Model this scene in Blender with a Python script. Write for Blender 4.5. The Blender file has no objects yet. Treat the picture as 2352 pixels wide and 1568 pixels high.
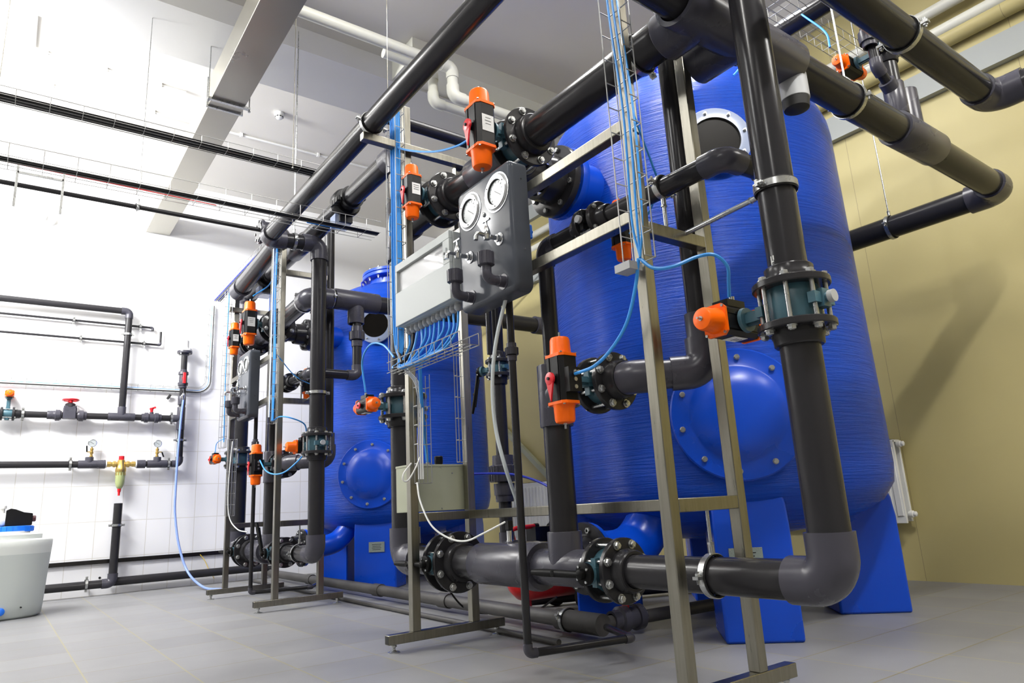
import bpy, math, random
from mathutils import Vector, Matrix
random.seed(4)
V=Vector
COL=bpy.context.scene.collection
X1=V((1,0,0));Y1=V((0,1,0));Z1=V((0,0,1))
# ---------------------------------------------------------------- materials
def nt(name):
    m=bpy.data.materials.new(name);m.use_nodes=True
    t=m.node_tree;b=t.nodes['Principled BSDF'];return m,t,b
def mat(name,col,rough=.5,metal=0.,noise=0.,nscale=20.,bump=0.,bscale=60.,stretch=None,coat=0.,spec=None,trans=0.,alpha=1.,emis=0.):
    m,t,b=nt(name)
    b.inputs['Base Color'].default_value=(*col,1);b.inputs['Roughness'].default_value=rough;b.inputs['Metallic'].default_value=metal
    if coat:b.inputs['Coat Weight'].default_value=coat
    if spec is not None:b.inputs['Specular IOR Level'].default_value=spec
    if trans:b.inputs['Transmission Weight'].default_value=trans
    if alpha<1:b.inputs['Alpha'].default_value=alpha
    tc=t.nodes.new('ShaderNodeTexCoord');mp=t.nodes.new('ShaderNodeMapping');t.links.new(tc.outputs['Object'],mp.inputs[0])
    if stretch:mp.inputs['Scale'].default_value=stretch
    if noise:
        n=t.nodes.new('ShaderNodeTexNoise');n.inputs['Scale'].default_value=nscale;n.inputs['Detail'].default_value=6
        t.links.new(mp.outputs[0],n.inputs['Vector'])
        mx=t.nodes.new('ShaderNodeMix');mx.data_type='RGBA'
        mx.inputs[6].default_value=tuple(c*(1-noise) for c in col)+(1,);mx.inputs[7].default_value=tuple(min(1,c*(1+noise)) for c in col)+(1,)
        t.links.new(n.outputs[0],mx.inputs[0]);t.links.new(mx.outputs[2],b.inputs['Base Color'])
        r=t.nodes.new('ShaderNodeMapRange');r.inputs[3].default_value=max(0,rough-.08);r.inputs[4].default_value=min(1,rough+.1)
        t.links.new(n.outputs[0],r.inputs[0]);t.links.new(r.outputs[0],b.inputs['Roughness'])
    if bump:
        n2=t.nodes.new('ShaderNodeTexNoise');n2.inputs['Scale'].default_value=bscale;n2.inputs['Detail'].default_value=4
        t.links.new(mp.outputs[0],n2.inputs['Vector'])
        bp=t.nodes.new('ShaderNodeBump');bp.inputs['Strength'].default_value=bump;bp.inputs['Distance'].default_value=.01
        t.links.new(n2.outputs[0],bp.inputs['Height']);t.links.new(bp.outputs[0],b.inputs['Normal'])
    return m
PVC=mat('dark_grey_pvc_pipe',(.023,.0225,.025),.2,spec=.24,noise=.10,nscale=3)
FIT=mat('grey_pvc_fitting',(.054,.053,.068),.26,spec=.34,noise=.08,nscale=4)
BLK=mat('black_plastic',(.008,.008,.009),.34,spec=.22)
LEVM=mat('black_lacquered_steel',(.004,.004,.004),.5,spec=.12)
RUB=mat('black_rubber',(.008,.008,.008),.6)
STEEL=mat('brushed_stainless_steel',(.27,.258,.218),.30,metal=1.,noise=.28,nscale=12,stretch=(7,7,.5),bump=.06,bscale=90)
STEELH=STEEL
ZINC=mat('zinc_plated_steel',(.46,.47,.47),.28,metal=.9,noise=.12,nscale=60)
CHROME=mat('chrome',(.75,.76,.78),.12,metal=1.)
TEAL=mat('teal_painted_iron',(.045,.115,.15),.38,noise=.12)
ORANGE=mat('orange_plastic',(.98,.14,.0),.36,spec=.3)
RED=mat('red_plastic',(.62,.012,.02),.32)
REDP=mat('red_paint',(.55,.008,.008),.3)
YEL=mat('yellow_plastic',(.85,.6,.01),.35)
BLUEC=mat('blue_cable_jacket',(.035,.30,.80),.38)
NAVY=mat('dark_blue_cable_jacket',(.01,.03,.45),.4)
WHITEC=mat('white_cable_jacket',(.82,.83,.80),.4)
HOSE=mat('translucent_blue_hose',(.22,.32,.68),.25)
CLEARH=mat('translucent_white_hose',(.62,.68,.70),.25)
WIRE=mat('galvanised_wire',(.36,.36,.35),.35,metal=.5)
LABEL=mat('paper_label',(.75,.75,.74),.6,noise=.12,nscale=300)
BOXW=mat('light_grey_enclosure',(.43,.46,.455),.45,spec=.3)
BOXG=mat('beige_grey_enclosure',(.33,.345,.25),.5)
PANEL=mat('grey_pvc_panel',(.068,.075,.090),.16,spec=.13)
CREAM=mat('cream_plastic_pipe',(.70,.70,.62),.4)
DUCT=mat('galvanised_duct',(.36,.345,.30),.3,metal=.7,noise=.06,nscale=3)
BRASS=mat('brass',(.62,.44,.14),.3,metal=.85)
GREEN=mat('green_tinted_plastic',(.33,.38,.17),.2,coat=.3)
WHITEP=mat('white_plastic',(.8,.8,.78),.4)
JUG=mat('translucent_white_polyethylene',(.66,.69,.66),.45,noise=.03,nscale=3)
JUGL=mat('liquid_filled_polyethylene',(.50,.54,.52),.4)
BLUEP=mat('blue_plastic_cap',(.01,.16,.75),.35)
GRING=mat('chromed_gauge_ring',(.48,.49,.50),.28,metal=.3)
RADM=mat('white_enamel',(.78,.79,.78),.35)
PLATE=mat('aluminium_plate',(.32,.38,.36),.4,metal=.6,noise=.3,nscale=200)
GREYP=mat('light_grey_plastic',(.38,.39,.40),.45)
DIAL=mat('gauge_dial',(.40,.43,.44),.3,spec=.3)
DARKG=mat('dark_sight_glass',(.010,.009,.008),.30,spec=.04)
FROST=mat('frosted_acrylic',(.30,.36,.52),.3)
GLASS=mat('clear_window',(.9,.92,.93),.03,spec=.5,alpha=.35)
FILM=mat('plastic_film',(.45,.55,.8),.2,alpha=.5)
FLOORD=mat('cable_red',(.7,.05,.05),.4)
def tank_mat():
    m,t,b=nt('blue_wound_fibreglass')
    b.inputs['Roughness'].default_value=.26;b.inputs['Specular IOR Level'].default_value=.27
    tc=t.nodes.new('ShaderNodeTexCoord')
    mp=t.nodes.new('ShaderNodeMapping');mp.inputs['Scale'].default_value=(2.2,2.2,62);t.links.new(tc.outputs['Object'],mp.inputs[0])
    n=t.nodes.new('ShaderNodeTexNoise');n.inputs['Scale'].default_value=1.6;n.inputs['Detail'].default_value=5;n.inputs['Roughness'].default_value=.65
    t.links.new(mp.outputs[0],n.inputs['Vector'])
    n3=t.nodes.new('ShaderNodeTexNoise');n3.inputs['Scale'].default_value=1.3;n3.inputs['Detail'].default_value=3
    t.links.new(tc.outputs['Object'],n3.inputs['Vector'])
    mx=t.nodes.new('ShaderNodeMix');mx.data_type='RGBA'
    mx.inputs[6].default_value=(.0005,.024,.30,1);mx.inputs[7].default_value=(.0008,.088,.66,1)
    ad=t.nodes.new('ShaderNodeMath');ad.operation='MULTIPLY_ADD';ad.inputs[1].default_value=.6;ad.inputs[2].default_value=0
    t.links.new(n.outputs[0],ad.inputs[0])
    ad2=t.nodes.new('ShaderNodeMath');ad2.operation='MULTIPLY_ADD';ad2.inputs[1].default_value=.45
    t.links.new(n3.outputs[0],ad2.inputs[0]);t.links.new(ad.outputs[0],ad2.inputs[2])
    t.links.new(ad2.outputs[0],mx.inputs[0]);t.links.new(mx.outputs[2],b.inputs['Base Color'])
    bp=t.nodes.new('ShaderNodeBump');bp.inputs['Strength'].default_value=.9;bp.inputs['Distance'].default_value=.012
    t.links.new(n.outputs[0],bp.inputs['Height']);t.links.new(bp.outputs[0],b.inputs['Normal']);return m
TANK=tank_mat()
BLUESM=mat('smooth_blue_gelcoat',(.0006,.055,.50),.28,spec=.4,noise=.1,nscale=3,bump=.05,bscale=8)
def tile_mat(name,ox,oy,sx,sy,plane,base,grout,gw=.006,grout2=None,var=.05,rough=.45,zmax=None,paint=None):
    m,t,b=nt(name);L=t.links;N=t.nodes.new
    g=N('ShaderNodeNewGeometry');s=N('ShaderNodeSeparateXYZ');L.new(g.outputs['Position'],s.inputs[0])
    def ax(o,off,size):
        a=N('ShaderNodeMath');a.operation='SUBTRACT';a.inputs[1].default_value=off;L.new(o,a.inputs[0])
        d=N('ShaderNodeMath');d.operation='DIVIDE';d.inputs[1].default_value=size;L.new(a.outputs[0],d.inputs[0])
        f=N('ShaderNodeMath');f.operation='FLOOR';L.new(d.outputs[0],f.inputs[0])
        r=N('ShaderNodeMath');r.operation='SUBTRACT';L.new(d.outputs[0],r.inputs[0]);L.new(f.outputs[0],r.inputs[1])
        c=N('ShaderNodeMath');c.operation='SUBTRACT';c.inputs[1].default_value=.5;L.new(r.outputs[0],c.inputs[0])
        ab=N('ShaderNodeMath');ab.operation='ABSOLUTE';L.new(c.outputs[0],ab.inputs[0])
        gt=N('ShaderNodeMath');gt.operation='GREATER_THAN';gt.inputs[1].default_value=.5-gw/2/size;L.new(ab.outputs[0],gt.inputs[0])
        return f.outputs[0],gt.outputs[0]
    u=s.outputs[plane[0]];v=s.outputs[plane[1]]
    fu,gu=ax(u,ox,sx);fv,gv=ax(v,oy,sy)
    cb=N('ShaderNodeCombineXYZ');L.new(fu,cb.inputs[0]);L.new(fv,cb.inputs[1])
    wn=N('ShaderNodeTexWhiteNoise');wn.noise_dimensions='3D';L.new(cb.outputs[0],wn.inputs[0])
    no=N('ShaderNodeTexNoise');no.inputs['Scale'].default_value=5;no.inputs['Detail'].default_value=8;L.new(g.outputs['Position'],no.inputs['Vector'])
    fn=N('ShaderNodeTexNoise');fn.inputs['Scale'].default_value=260;fn.inputs['Detail'].default_value=2;L.new(g.outputs['Position'],fn.inputs['Vector'])
    sm=N('ShaderNodeMath');sm.operation='ADD';L.new(wn.outputs[0],sm.inputs[0]);L.new(no.outputs[0],sm.inputs[1])
    sm2=N('ShaderNodeMath');sm2.operation='ADD';L.new(sm.outputs[0],sm2.inputs[0]);L.new(fn.outputs[0],sm2.inputs[1])
    mr=N('ShaderNodeMapRange');mr.inputs[1].default_value=.4;mr.inputs[2].default_value=2.4;mr.inputs[3].default_value=1-var;mr.inputs[4].default_value=1+var;L.new(sm2.outputs[0],mr.inputs[0])
    bc=N('ShaderNodeVectorMath');bc.operation='SCALE';bc.inputs[0].default_value=base;L.new(mr.outputs[0],bc.inputs['Scale'])
    m1=N('ShaderNodeMix');m1.data_type='RGBA';L.new(gv,m1.inputs[0]);L.new(bc.outputs[0],m1.inputs[6]);m1.inputs[7].default_value=(*(grout2 or grout),1)
    m2=N('ShaderNodeMix');m2.data_type='RGBA';L.new(gu,m2.inputs[0]);L.new(m1.outputs[2],m2.inputs[6]);m2.inputs[7].default_value=(*grout,1)
    out=m2.outputs[2]
    mxg=N('ShaderNodeMath');mxg.operation='MAXIMUM';L.new(gu,mxg.inputs[0]);L.new(gv,mxg.inputs[1])
    hb=mxg.outputs[0]
    if zmax is not None:
        z=N('ShaderNodeMath');z.operation='GREATER_THAN';z.inputs[1].default_value=zmax;L.new(s.outputs[2],z.inputs[0])
        m3=N('ShaderNodeMix');m3.data_type='RGBA';L.new(z.outputs[0],m3.inputs[0]);L.new(out,m3.inputs[6]);m3.inputs[7].default_value=(*paint,1);out=m3.outputs[2]
        q=N('ShaderNodeMath');q.operation='SUBTRACT';q.use_clamp=True;L.new(hb,q.inputs[0]);L.new(z.outputs[0],q.inputs[1]);hb=q.outputs[0]
    L.new(out,b.inputs['Base Color']);b.inputs['Roughness'].default_value=rough
    bp=N('ShaderNodeBump');bp.invert=True;bp.inputs['Strength'].default_value=.5;bp.inputs['Distance'].default_value=.003;L.new(hb,bp.inputs['Height']);L.new(bp.outputs[0],b.inputs['Normal'])
    return m
FLOOR=tile_mat('grey_floor_tiles',2.69,1.387,.383,.386,(0,1),(.212,.214,.222),(.28,.255,.15),.007,(.20,.18,.105),.18,.45)
WTILE=tile_mat('white_wall_tiles',.846,0,.245,.373,(0,2),(.80,.80,.82),(.62,.60,.56),.006,None,.02,.28,2.25,(.84,.84,.84))
CEIL=mat('painted_ceiling',(.66,.64,.60),.8,noise=.03,nscale=2)
SOFF=mat('painted_beam',(.56,.56,.56),.8)
def ywall():
    m,t,b=nt('yellow_painted_wall');L=t.links;N=t.nodes.new
    g=N('ShaderNodeNewGeometry');s=N('ShaderNodeSeparateXYZ');L.new(g.outputs['Position'],s.inputs[0])
    n=N('ShaderNodeTexNoise');n.inputs['Scale'].default_value=1.1;n.inputs['Detail'].default_value=5;L.new(g.outputs['Position'],n.inputs['Vector'])
    mx=N('ShaderNodeMix');mx.data_type='RGBA';L.new(n.outputs[0],mx.inputs[0]);mx.inputs[6].default_value=(.45,.385,.165,1);mx.inputs[7].default_value=(.50,.435,.205,1)
    # panel joints every 1.25 m
    d=N('ShaderNodeMath');d.operation='DIVIDE';d.inputs[1].default_value=1.22;L.new(s.outputs[1],d.inputs[0])
    f=N('ShaderNodeMath');f.operation='FRACT';L.new(d.outputs[0],f.inputs[0])
    l=N('ShaderNodeMath');l.operation='LESS_THAN';l.inputs[1].default_value=.0025;L.new(f.outputs[0],l.inputs[0])
    m2=N('ShaderNodeMix');m2.data_type='RGBA';L.new(l.outputs[0],m2.inputs[0]);L.new(mx.outputs[2],m2.inputs[6]);m2.inputs[7].default_value=(.26,.21,.11,1)
    L.new(m2.outputs[2],b.inputs['Base Color']);b.inputs['Roughness'].default_value=.5
    return m
YWALL=ywall()
# ---------------------------------------------------------------- mesh builder
def frame(a):
    a=V(a).normalized();h=Z1 if abs(a.z)<.9 else X1
    u=h.cross(a).normalized();return a,u,a.cross(u)
class MB:
    def __init__(s):s.v=[];s.f=[];s.m=[];s.mats=[];s.flat=[]
    def mi(s,m):
        if m not in s.mats:s.mats.append(m)
        return s.mats.index(m)
    def add(s,vs,fs,m,flat=False):
        o=len(s.v);s.v+=[tuple(p) for p in vs];k=s.mi(m)
        for f in fs:s.f.append(tuple(i+o for i in f));s.m.append(k);s.flat.append(flat)
    def rings(s,rs,m,closed=False,caps=True,flat=False):
        n=len(rs[0]);vs=[p for r in rs for p in r];fs=[];k=len(rs)
        for i in range(k if closed else k-1):
            a=i*n;b=((i+1)%k)*n
            for j in range(n):fs.append((a+j,a+(j+1)%n,b+(j+1)%n,b+j))
        if caps and not closed:
            fs.append(tuple(reversed(range(n))));fs.append(tuple(range((k-1)*n,k*n)))
        s.add(vs,fs,m,flat)
    def lathe(s,c,a,prof,m,n=28,flat=False,caps=True,phase=0.):
        a,u,w=frame(a);c=V(c);rs=[]
        for t,r in prof:
            r=max(r,1e-5)
            rs.append([c+a*t+(u*math.cos(2*math.pi*j/n+phase)+w*math.sin(2*math.pi*j/n+phase))*r for j in range(n)])
        s.rings(rs,m,caps=caps,flat=flat);return s
    def cyl(s,p,q,r,m,n=20,r2=None):
        p=V(p);q=V(q);return s.lathe(p,q-p,[(0,r),((q-p).length,r if r2 is None else r2)],m,n)
    def hexn(s,c,a,t0,t1,r,m):
        s.lathe(c,a,[(t0,r),(t1-.15*abs(t1-t0)*(1 if t1>t0 else -1),r),(t1,r*.86)],m,6,flat=True);return s
    def sweep(s,pts,r,m,n=16,caps=True,closed=False):
        pts=[V(p) for p in pts];k=len(pts);rs=[];u=None
        for i,p in enumerate(pts):
            if closed:t=(pts[(i+1)%k]-pts[i-1])
            else:t=(pts[min(i+1,k-1)]-pts[max(i-1,0)])
            t.normalize()
            if u is None:
                _,u,_w=frame(t)
            else:
                u=(u-t*u.dot(t));u.normalize()
            w=t.cross(u);rr=r[i] if isinstance(r,(list,tuple)) else r
            rs.append([p+(u*math.cos(2*math.pi*j/n)+w*math.sin(2*math.pi*j/n))*rr for j in range(n)])
        s.rings(rs,m,closed=closed,caps=caps);return s
    def box(s,c,h,m,ax=None,cham=0.):
        # h half sizes, ax 3 axes
        c=V(c);ax=ax or (X1,Y1,Z1);A,B,Cc=[V(q) for q in ax]
        if cham<=0:
            vs=[c+A*(i*h[0])+B*(j*h[1])+Cc*(k*h[2]) for i in(-1,1) for j in(-1,1) for k in(-1,1)]
            fs=[(0,1,3,2),(4,6,7,5),(0,4,5,1),(2,3,7,6),(0,2,6,4),(1,5,7,3)]
            if A.cross(B).dot(Cc)<0:fs=[tuple(reversed(f)) for f in fs]
            s.add(vs,fs,m,True)
        else:
            ch=cham;hx,hy,hz=h
            oct_=[(hx,hy-ch),(hx-ch,hy),(-hx+ch,hy),(-hx,hy-ch),(-hx,-hy+ch),(-hx+ch,-hy),(hx-ch,-hy),(hx,-hy+ch)]
            rs=[]
            for z in(-hz,hz):rs.append([c+A*x+B*y+Cc*z for x,y in oct_])
            s.rings(rs,m,flat=True)
        return s
    def bar(s,p,q,w,d,m,up=Z1):
        # rectangular bar from p to q; w along side, d along up
        p=V(p);q=V(q);a=(q-p).normalized();up=V(up);sd=a.cross(up).normalized();up=sd.cross(a)
        return s.box((p+q)/2,((q-p).length/2,w/2,d/2),m,(a,sd,up))
    def rrect(s,c,ax,hy,hz,r,t,m,edge=.012,k=6):
        # rounded rectangle slab; ax=(normal,ydir,zdir), thickness t along normal from c
        N_,Yd,Zd=[V(q) for q in ax];c=V(c)
        def ring(ins,off):
            out=[]
            for cx,cz,a0 in((1,1,0),(-1,1,90),(-1,-1,180),(1,-1,270)):
                for i in range(k+1):
                    a=math.radians(a0+90*i/k);rr=r
                    out.append(c+N_*off+Yd*(cx*(hy-r)+math.cos(a)*(rr-ins))+Zd*(cz*(hz-r)+math.sin(a)*(rr-ins)))
            return out
        rs=[ring(0,0),ring(0,t-edge)]
        for i in range(1,5):
            a=math.pi/2*i/4;rs.append(ring(edge*(1-math.cos(a)),t-edge+edge*math.sin(a)))
        s.rings(rs,m);return s
    def build(s,name,parent=None,ang=38,bevel=0):
        me=bpy.data.meshes.new(name)
        off=V((0,0,0))
        if parent is not None:
            p=parent
            while p is not None:off+=p.location;p=p.parent
        elif s.v:
            n=len(s.v);off=V((sum(v[0] for v in s.v)/n,sum(v[1] for v in s.v)/n,min(v[2] for v in s.v)))
        me.from_pydata([(a-off.x,b-off.y,c-off.z) for a,b,c in s.v],[],s.f)
        for m in s.mats:me.materials.append(m)
        me.polygons.foreach_set('material_index',s.m)
        me.polygons.foreach_set('use_smooth',[not f for f in s.flat]);me.update()
        try:me.set_sharp_from_angle(angle=math.radians(ang))
        except Exception:pass
        o=bpy.data.objects.new(name,me);COL.objects.link(o)
        if parent is not None:o.parent=parent
        else:o.location=off
        if bevel:
            b=o.modifiers.new('Bevel','BEVEL');b.width=bevel;b.segments=2;b.limit_method='ANGLE';b.harden_normals=False
        return o
def tag(o,label,cat,group=None,kind=None):
    o['label']=label;o['category']=cat
    if group:o['group']=group
    if kind:o['kind']=kind
    return o
def thing(name,loc,label,cat,group=None):
    o=bpy.data.objects.new(name,None);o.empty_display_size=.1;COL.objects.link(o);o.location=V(loc)
    return tag(o,label,cat,group)
def struct(o):o['kind']='structure';return o
# ---------------------------------------------------------------- pipes
def fillet(P,A,B,R,k=8):
    """points of the arc at corner P between unit dirs A(in) and B(out)"""
    th=A.angle(B);T=R*math.tan(th/2);s=P-A*T;e=P+B*T
    nrm=(B-A*(A.dot(B))).normalized();c=s+nrm*R
    return [c-nrm*R*math.cos(th*i/k)+A*R*math.sin(th*i/k) for i in range(k+1)],T
def elbow(parent,P,A,B,r,m=None,name='elbow',sock=None):
    m=m or FIT;P=V(P);A=V(A).normalized();B=V(B).normalized();re=r*1.17;R=re*1.02
    arc,T=fillet(P,A,B,R,10);L=T+(sock if sock is not None else r*1.1)
    mb=MB();pts=[P-A*L,P-A*(T+.001)]+arc[1:-1]+[P+B*(T+.001),P+B*L]
    mb.sweep(pts,re,m,24,caps=False)
    # socket faces
    for c,d in((P-A*L,-A),(P+B*L,B)):
        mb.lathe(c,d,[(-.002,r*.98),(0,r*.98),(0,re*.985),(-.002,re)],m,24,caps=False)
    return mb.build(name,parent)
def pipe_run(name,label,cat,pts,r,group=None,mat_=None,elbows=True,ends=(1,1),n=24,fm=None):
    pts=[V(p) for p in pts];t=thing(name,pts[0],label,cat,group);m=mat_ or PVC
    # central tube follows rounded corners
    path=[pts[0]]
    for i in range(1,len(pts)-1):
        A=(pts[i]-pts[i-1]).normalized();B=(pts[i+1]-pts[i]).normalized()
        arc,_=fillet(pts[i],A,B,r*1.19);path+=arc
        if elbows:elbow(t,pts[i],A,B,r,fm)
    path.append(pts[-1]);mb=MB();mb.sweep(path,r,m,n);mb.build('pipe',t)
    return t
def sleeve(parent,c,a,L,re,r,m=None,name='coupling'):
    m=m or FIT;mb=MB();mb.lathe(c,a,[(-L,r*.99),(-L,re*.97),(-L+.004,re),(L-.004,re),(L,re*.97),(L,r*.99)],m,28,caps=False);return mb.build(name,parent)
def tee(parent,c,a,b,L,re,r,Lb,rb,m=None):
    m=m or FIT;mb=MB();c=V(c)
    mb.lathe(c,a,[(-L,r*.99),(-L,re*.98),(-L+.004,re),(L-.004,re),(L,re*.98),(L,r*.99)],m,32,caps=False)
    mb.lathe(c,b,[(0,rb),(Lb-.004,rb),(Lb,rb*.98),(Lb,rb*.84)],m,28,caps=False)
    return mb.build('tee_fitting',parent)
def union(parent,c,a,r,m=None):
    m=m or FIT;mb=MB();k=r
    mb.lathe(c,a,[(-2.6*k,k),(-2.6*k,1.25*k),(-1.2*k,1.3*k),(-1.2*k,1.15*k)],m,24,caps=False)
    n=24;prof=[(-1.0*k,1.2*k),(-1.0*k,1.72*k),(.9*k,1.78*k),(1.0*k,1.6*k),(1.0*k,1.2*k)]
    mb.lathe(c,a,prof,m,n,caps=False)
    _,u,w=frame(a)
    for j in range(n):
        d=u*math.cos(2*math.pi*j/n)+w*math.sin(2*math.pi*j/n)
        mb.box(V(c)+d*1.76*k,(.9*k,.06*k,.07*k),m,(V(a).normalized(),V(a).normalized().cross(d),d))
    mb.lathe(c,a,[(1.0*k,1.15*k),(1.0*k,1.35*k),(2.2*k,1.3*k),(2.2*k,k)],m,24,caps=False)
    return mb.build('union_nut',parent)
def bolt(parent,c,a,L,s=1.):
    """stud through both flanges, nuts outside"""
    a=V(a).normalized();c=V(c);mb=MB();q=.0135*s
    mb.lathe(c,a,[(-L-.016*s,.0075*s),(L+.016*s,.0075*s)],ZINC,10)
    for sg in(1,-1):
        mb.lathe(c,a*sg,[(L,q*1.25),(L+.003,q*1.25)],ZINC,14)
        mb.hexn(c,a*sg,L+.003,L+.014*s,q,ZINC)
    return mb.build('bolt',parent)
def text_marks(mb,c,u,w,wd,ht,m,rows=3):
    """small dark print lines raised on a label"""
    for i in range(rows):
        l=wd*(.5+.4*random.random());y=ht*(.7-1.4*i/max(1,rows-1)) if rows>1 else 0
        mb.box(V(c)+w*y,(l,.0006*2,.0004),m,(u,w,u.cross(w)))
def actuator(parent,c,g,so,s=1.,side=1,manifold=False,ind=True):
    """pneumatic actuator: long axis g, so = direction away from the valve"""
    g=V(g).normalized();so=V(so).normalized();w=g.cross(so)*side;c=V(c)
    hx,hy,hz=.042*s,.050*s,.083*s
    mb=MB();mb.box(c,(hx,hy,hz),BLK,(so,w,g),cham=.014*s)
    for q in(-.5,.5):mb.box(c+w*hy*q,(hx+.003*s,.006*s,hz),BLK,(so,w,g))
    a=mb.build('actuator',parent,ang=20)
    a['label']='black pneumatic actuator with orange end caps'
    for sg in(1,-1):
        e=MB();e.box(c+g*sg*(hz+.006*s),(hx+.002*s,hy+.003*s,.0055*s),ORANGE,(so,w,g),cham=.014*s)
        e.lathe(c+g*sg*(hz+.01*s),g*sg,[(0,.044*s),(.012*s,.040*s),(.058*s,.038*s),(.067*s,.034*s),(.070*s,.024*s)],ORANGE,28)
        e.lathe(c+g*sg*(hz+.08*s),g*sg,[(0,.008*s),(.004*s,.008*s),(.004*s,.004*s),(.020*s,.004*s)],ZINC,8)
        for i,j in((1,1),(1,-1),(-1,1),(-1,-1)):
            e.lathe(c+g*sg*(hz+.012*s)+so*i*(hx-.006*s)+w*j*(hy-.006*s),g*sg,[(0,.005*s),(.004*s,.005*s)],ZINC,8)
        e.build('end_cap',a)
    if ind:
        i_=MB();p=c+so*(hx+.002*s)
        i_.lathe(p,so,[(0,.015*s),(.012*s,.015*s)],BLK,16)
        i_.lathe(p,so,[(.012*s,.024*s),(.020*s,.024*s),(.022*s,.018*s)],RED,20)
        i_.lathe(p,so,[(.022*s,.006*s),(.028*s,.006*s)],BLK,8)
        d=-Z1 if abs(g.z)>.5 else g
        sd=so.cross(d);t0=p+so*.013*s
        vs=[t0+sd*.022*s,t0-sd*.022*s,t0+d*.085*s];vs+=[v+so*.007*s for v in vs]
        i_.add(vs,[(0,1,2),(5,4,3),(0,3,4,1),(1,4,5,2),(2,5,3,0)],RED,True)
        i_.build('position_indicator',a)
    if manifold:
        k=MB();k.box(c+w*(hy+.012*s)-g*.01,(hx*.72,.012*s,hz*.55),BLK,(so,w,g))
        for q in(-1,0,1):
            k.lathe(c+w*(hy+.024*s)+g*q*.028*s-g*.01,w,[(0,.008*s),(.003*s,.008*s),(.003*s,.005*s)],ZINC,10)
        k.lathe(c+w*(hy+.024*s)+g*.012*s,w,[(0,.009*s),(.022*s,.009*s)],ZINC,12)
        k.build('solenoid_valve',a)
    lb=MB();pl=c+w*(-hy if manifold else hy)+w*(-.002 if manifold else .002)
    ww=w*(-1 if manifold else 1)
    lb.box(pl,(.026*s,.034*s,.0008),LABEL,(so,g,ww))
    text_marks(lb,pl+ww*.0012+g*.008*s,so,g,.020*s,.018*s,BLK,3)
    lb.build('rating_label',a)
    return a
def lever(parent,c,so,d,s=1.,m=None,L=.20):
    """hand lever: hub at c facing so, arm along d"""
    m=m or LEVM;so=V(so).normalized();d=V(d).normalized();c=V(c);up=so.cross(d)
    mb=MB();mb.lathe(c,so,[(0,.040*s),(.006,.042*s),(.018,.042*s),(.022,.034*s)],m,28)
    mb.lathe(c,so,[(.02,.020*s),(.040,.018*s),(.044,.012*s)],m,18)
    for i in range(4):
        q=d*math.cos(i*1.57+.6)+up*math.sin(i*1.57+.6);mb.lathe(c+q*.032*s,so,[(.018,.005),(.026,.005)],ZINC,8)
    mb.sweep([c+so*.032,c+so*.034+d*L*.5,c+so*.040+d*L*1.05,c+so*.044+d*L*1.35],[.013*s,.014*s,.015*s,.011*s],m,12)
    mb.sweep([c+so*.018+d*.05,c+so*.022+d*L*.6,c+so*.024+d*L*1.15],.006*s,m,8)
    mb.lathe(c+so*.038+d*L*.72,so,[(0,.012*s),(.012,.012*s),(.013,.005*s)],m,12)
    return mb.build('hand_lever',parent)
def valve(label,c,a,r,so,group,kind='act',g=Z1,s=1.,side=1,gap=.055,manifold=False,nb=8,hub=None,levdir=Y1,boss=True,name='butterfly_valve',dist=.235,collar=True,ind=True,bodym=None,flm=None):
    c=V(c);a=V(a).normalized();so=V(so).normalized();bodym=bodym or TEAL;flm=flm or PVC
    t=thing(name,c,label,'valve',group);rf=r*1.93;th=.011
    for sg in(1,-1):
        mb=MB();cc=c+a*sg*gap
        mb.lathe(cc,a*sg,[(-th,r*.9),(-th,rf-.003),(-th+.003,rf),(th-.003,rf),(th,rf-.003),(th,r*1.30),(th+.018,r*1.30),(th+.024,r*1.24),(th+.045,r*1.22),(th+.049,r*1.15),(th+.049,r*.99)],flm,40,caps=False)
        mb.build('flange',t)
    mb=MB();w=gap-th
    mb.lathe(c,a,[(-w,r*.9),(-w,r*1.28),(-w*.75,r*1.34),(w*.75,r*1.34),(w,r*1.28),(w,r*.9)],bodym,36,caps=False)
    sd=a.cross(so)
    # lugs and stem neck
    for q in(1,-1):
        mb.box(c+so*q*r*1.45,(r*.35,.020*s,w*.5),bodym,(so,sd,a))
        for e in(1,-1):mb.box(c+so*q*r*1.5+sd*e*.032*s,(.012*s,.020*s,w*.30),bodym,(so,sd,a))
    mb.build('valve_body',t)
    k=MB();L=dist-.045*s
    k.bar(c+so*r*1.3,c+so*(L-.01),.034*s,.030*s,bodym,up=a)
    k.bar(c+so*r*1.3,c+so*(L-.01),.014*s,.046*s,bodym,up=a)
    k.lathe(c+so*(L-.016),so,[(0,.040*s),(.012,.042*s)],bodym,24)
    k.build('stem_neck',t)
    if boss:
        k=MB();k.lathe(c-so*(r*1.4),-so,[(0,.014*s),(r*.62,.014*s)],bodym,14)
        k.lathe(c-so*(r*1.95),-so,[(0,.019*s),(.016,.019*s),(.016,.009*s)],GREYP,18);k.build('bearing_boss',t)
    _,u,v=frame(a)
    for i in range(nb):
        an=2*math.pi*(i+.5)/nb;d=u*math.cos(an)+v*math.sin(an)
        bolt(t,c+d*r*1.62,a,gap+th,s=min(1.15,max(.6,r/.062)))
    if kind=='act':actuator(t,c+so*dist,g,so,s,side,manifold,ind)
    elif kind=='lever':lever(t,c+so*(L-.004),so,levdir,s)
    return t
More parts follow.
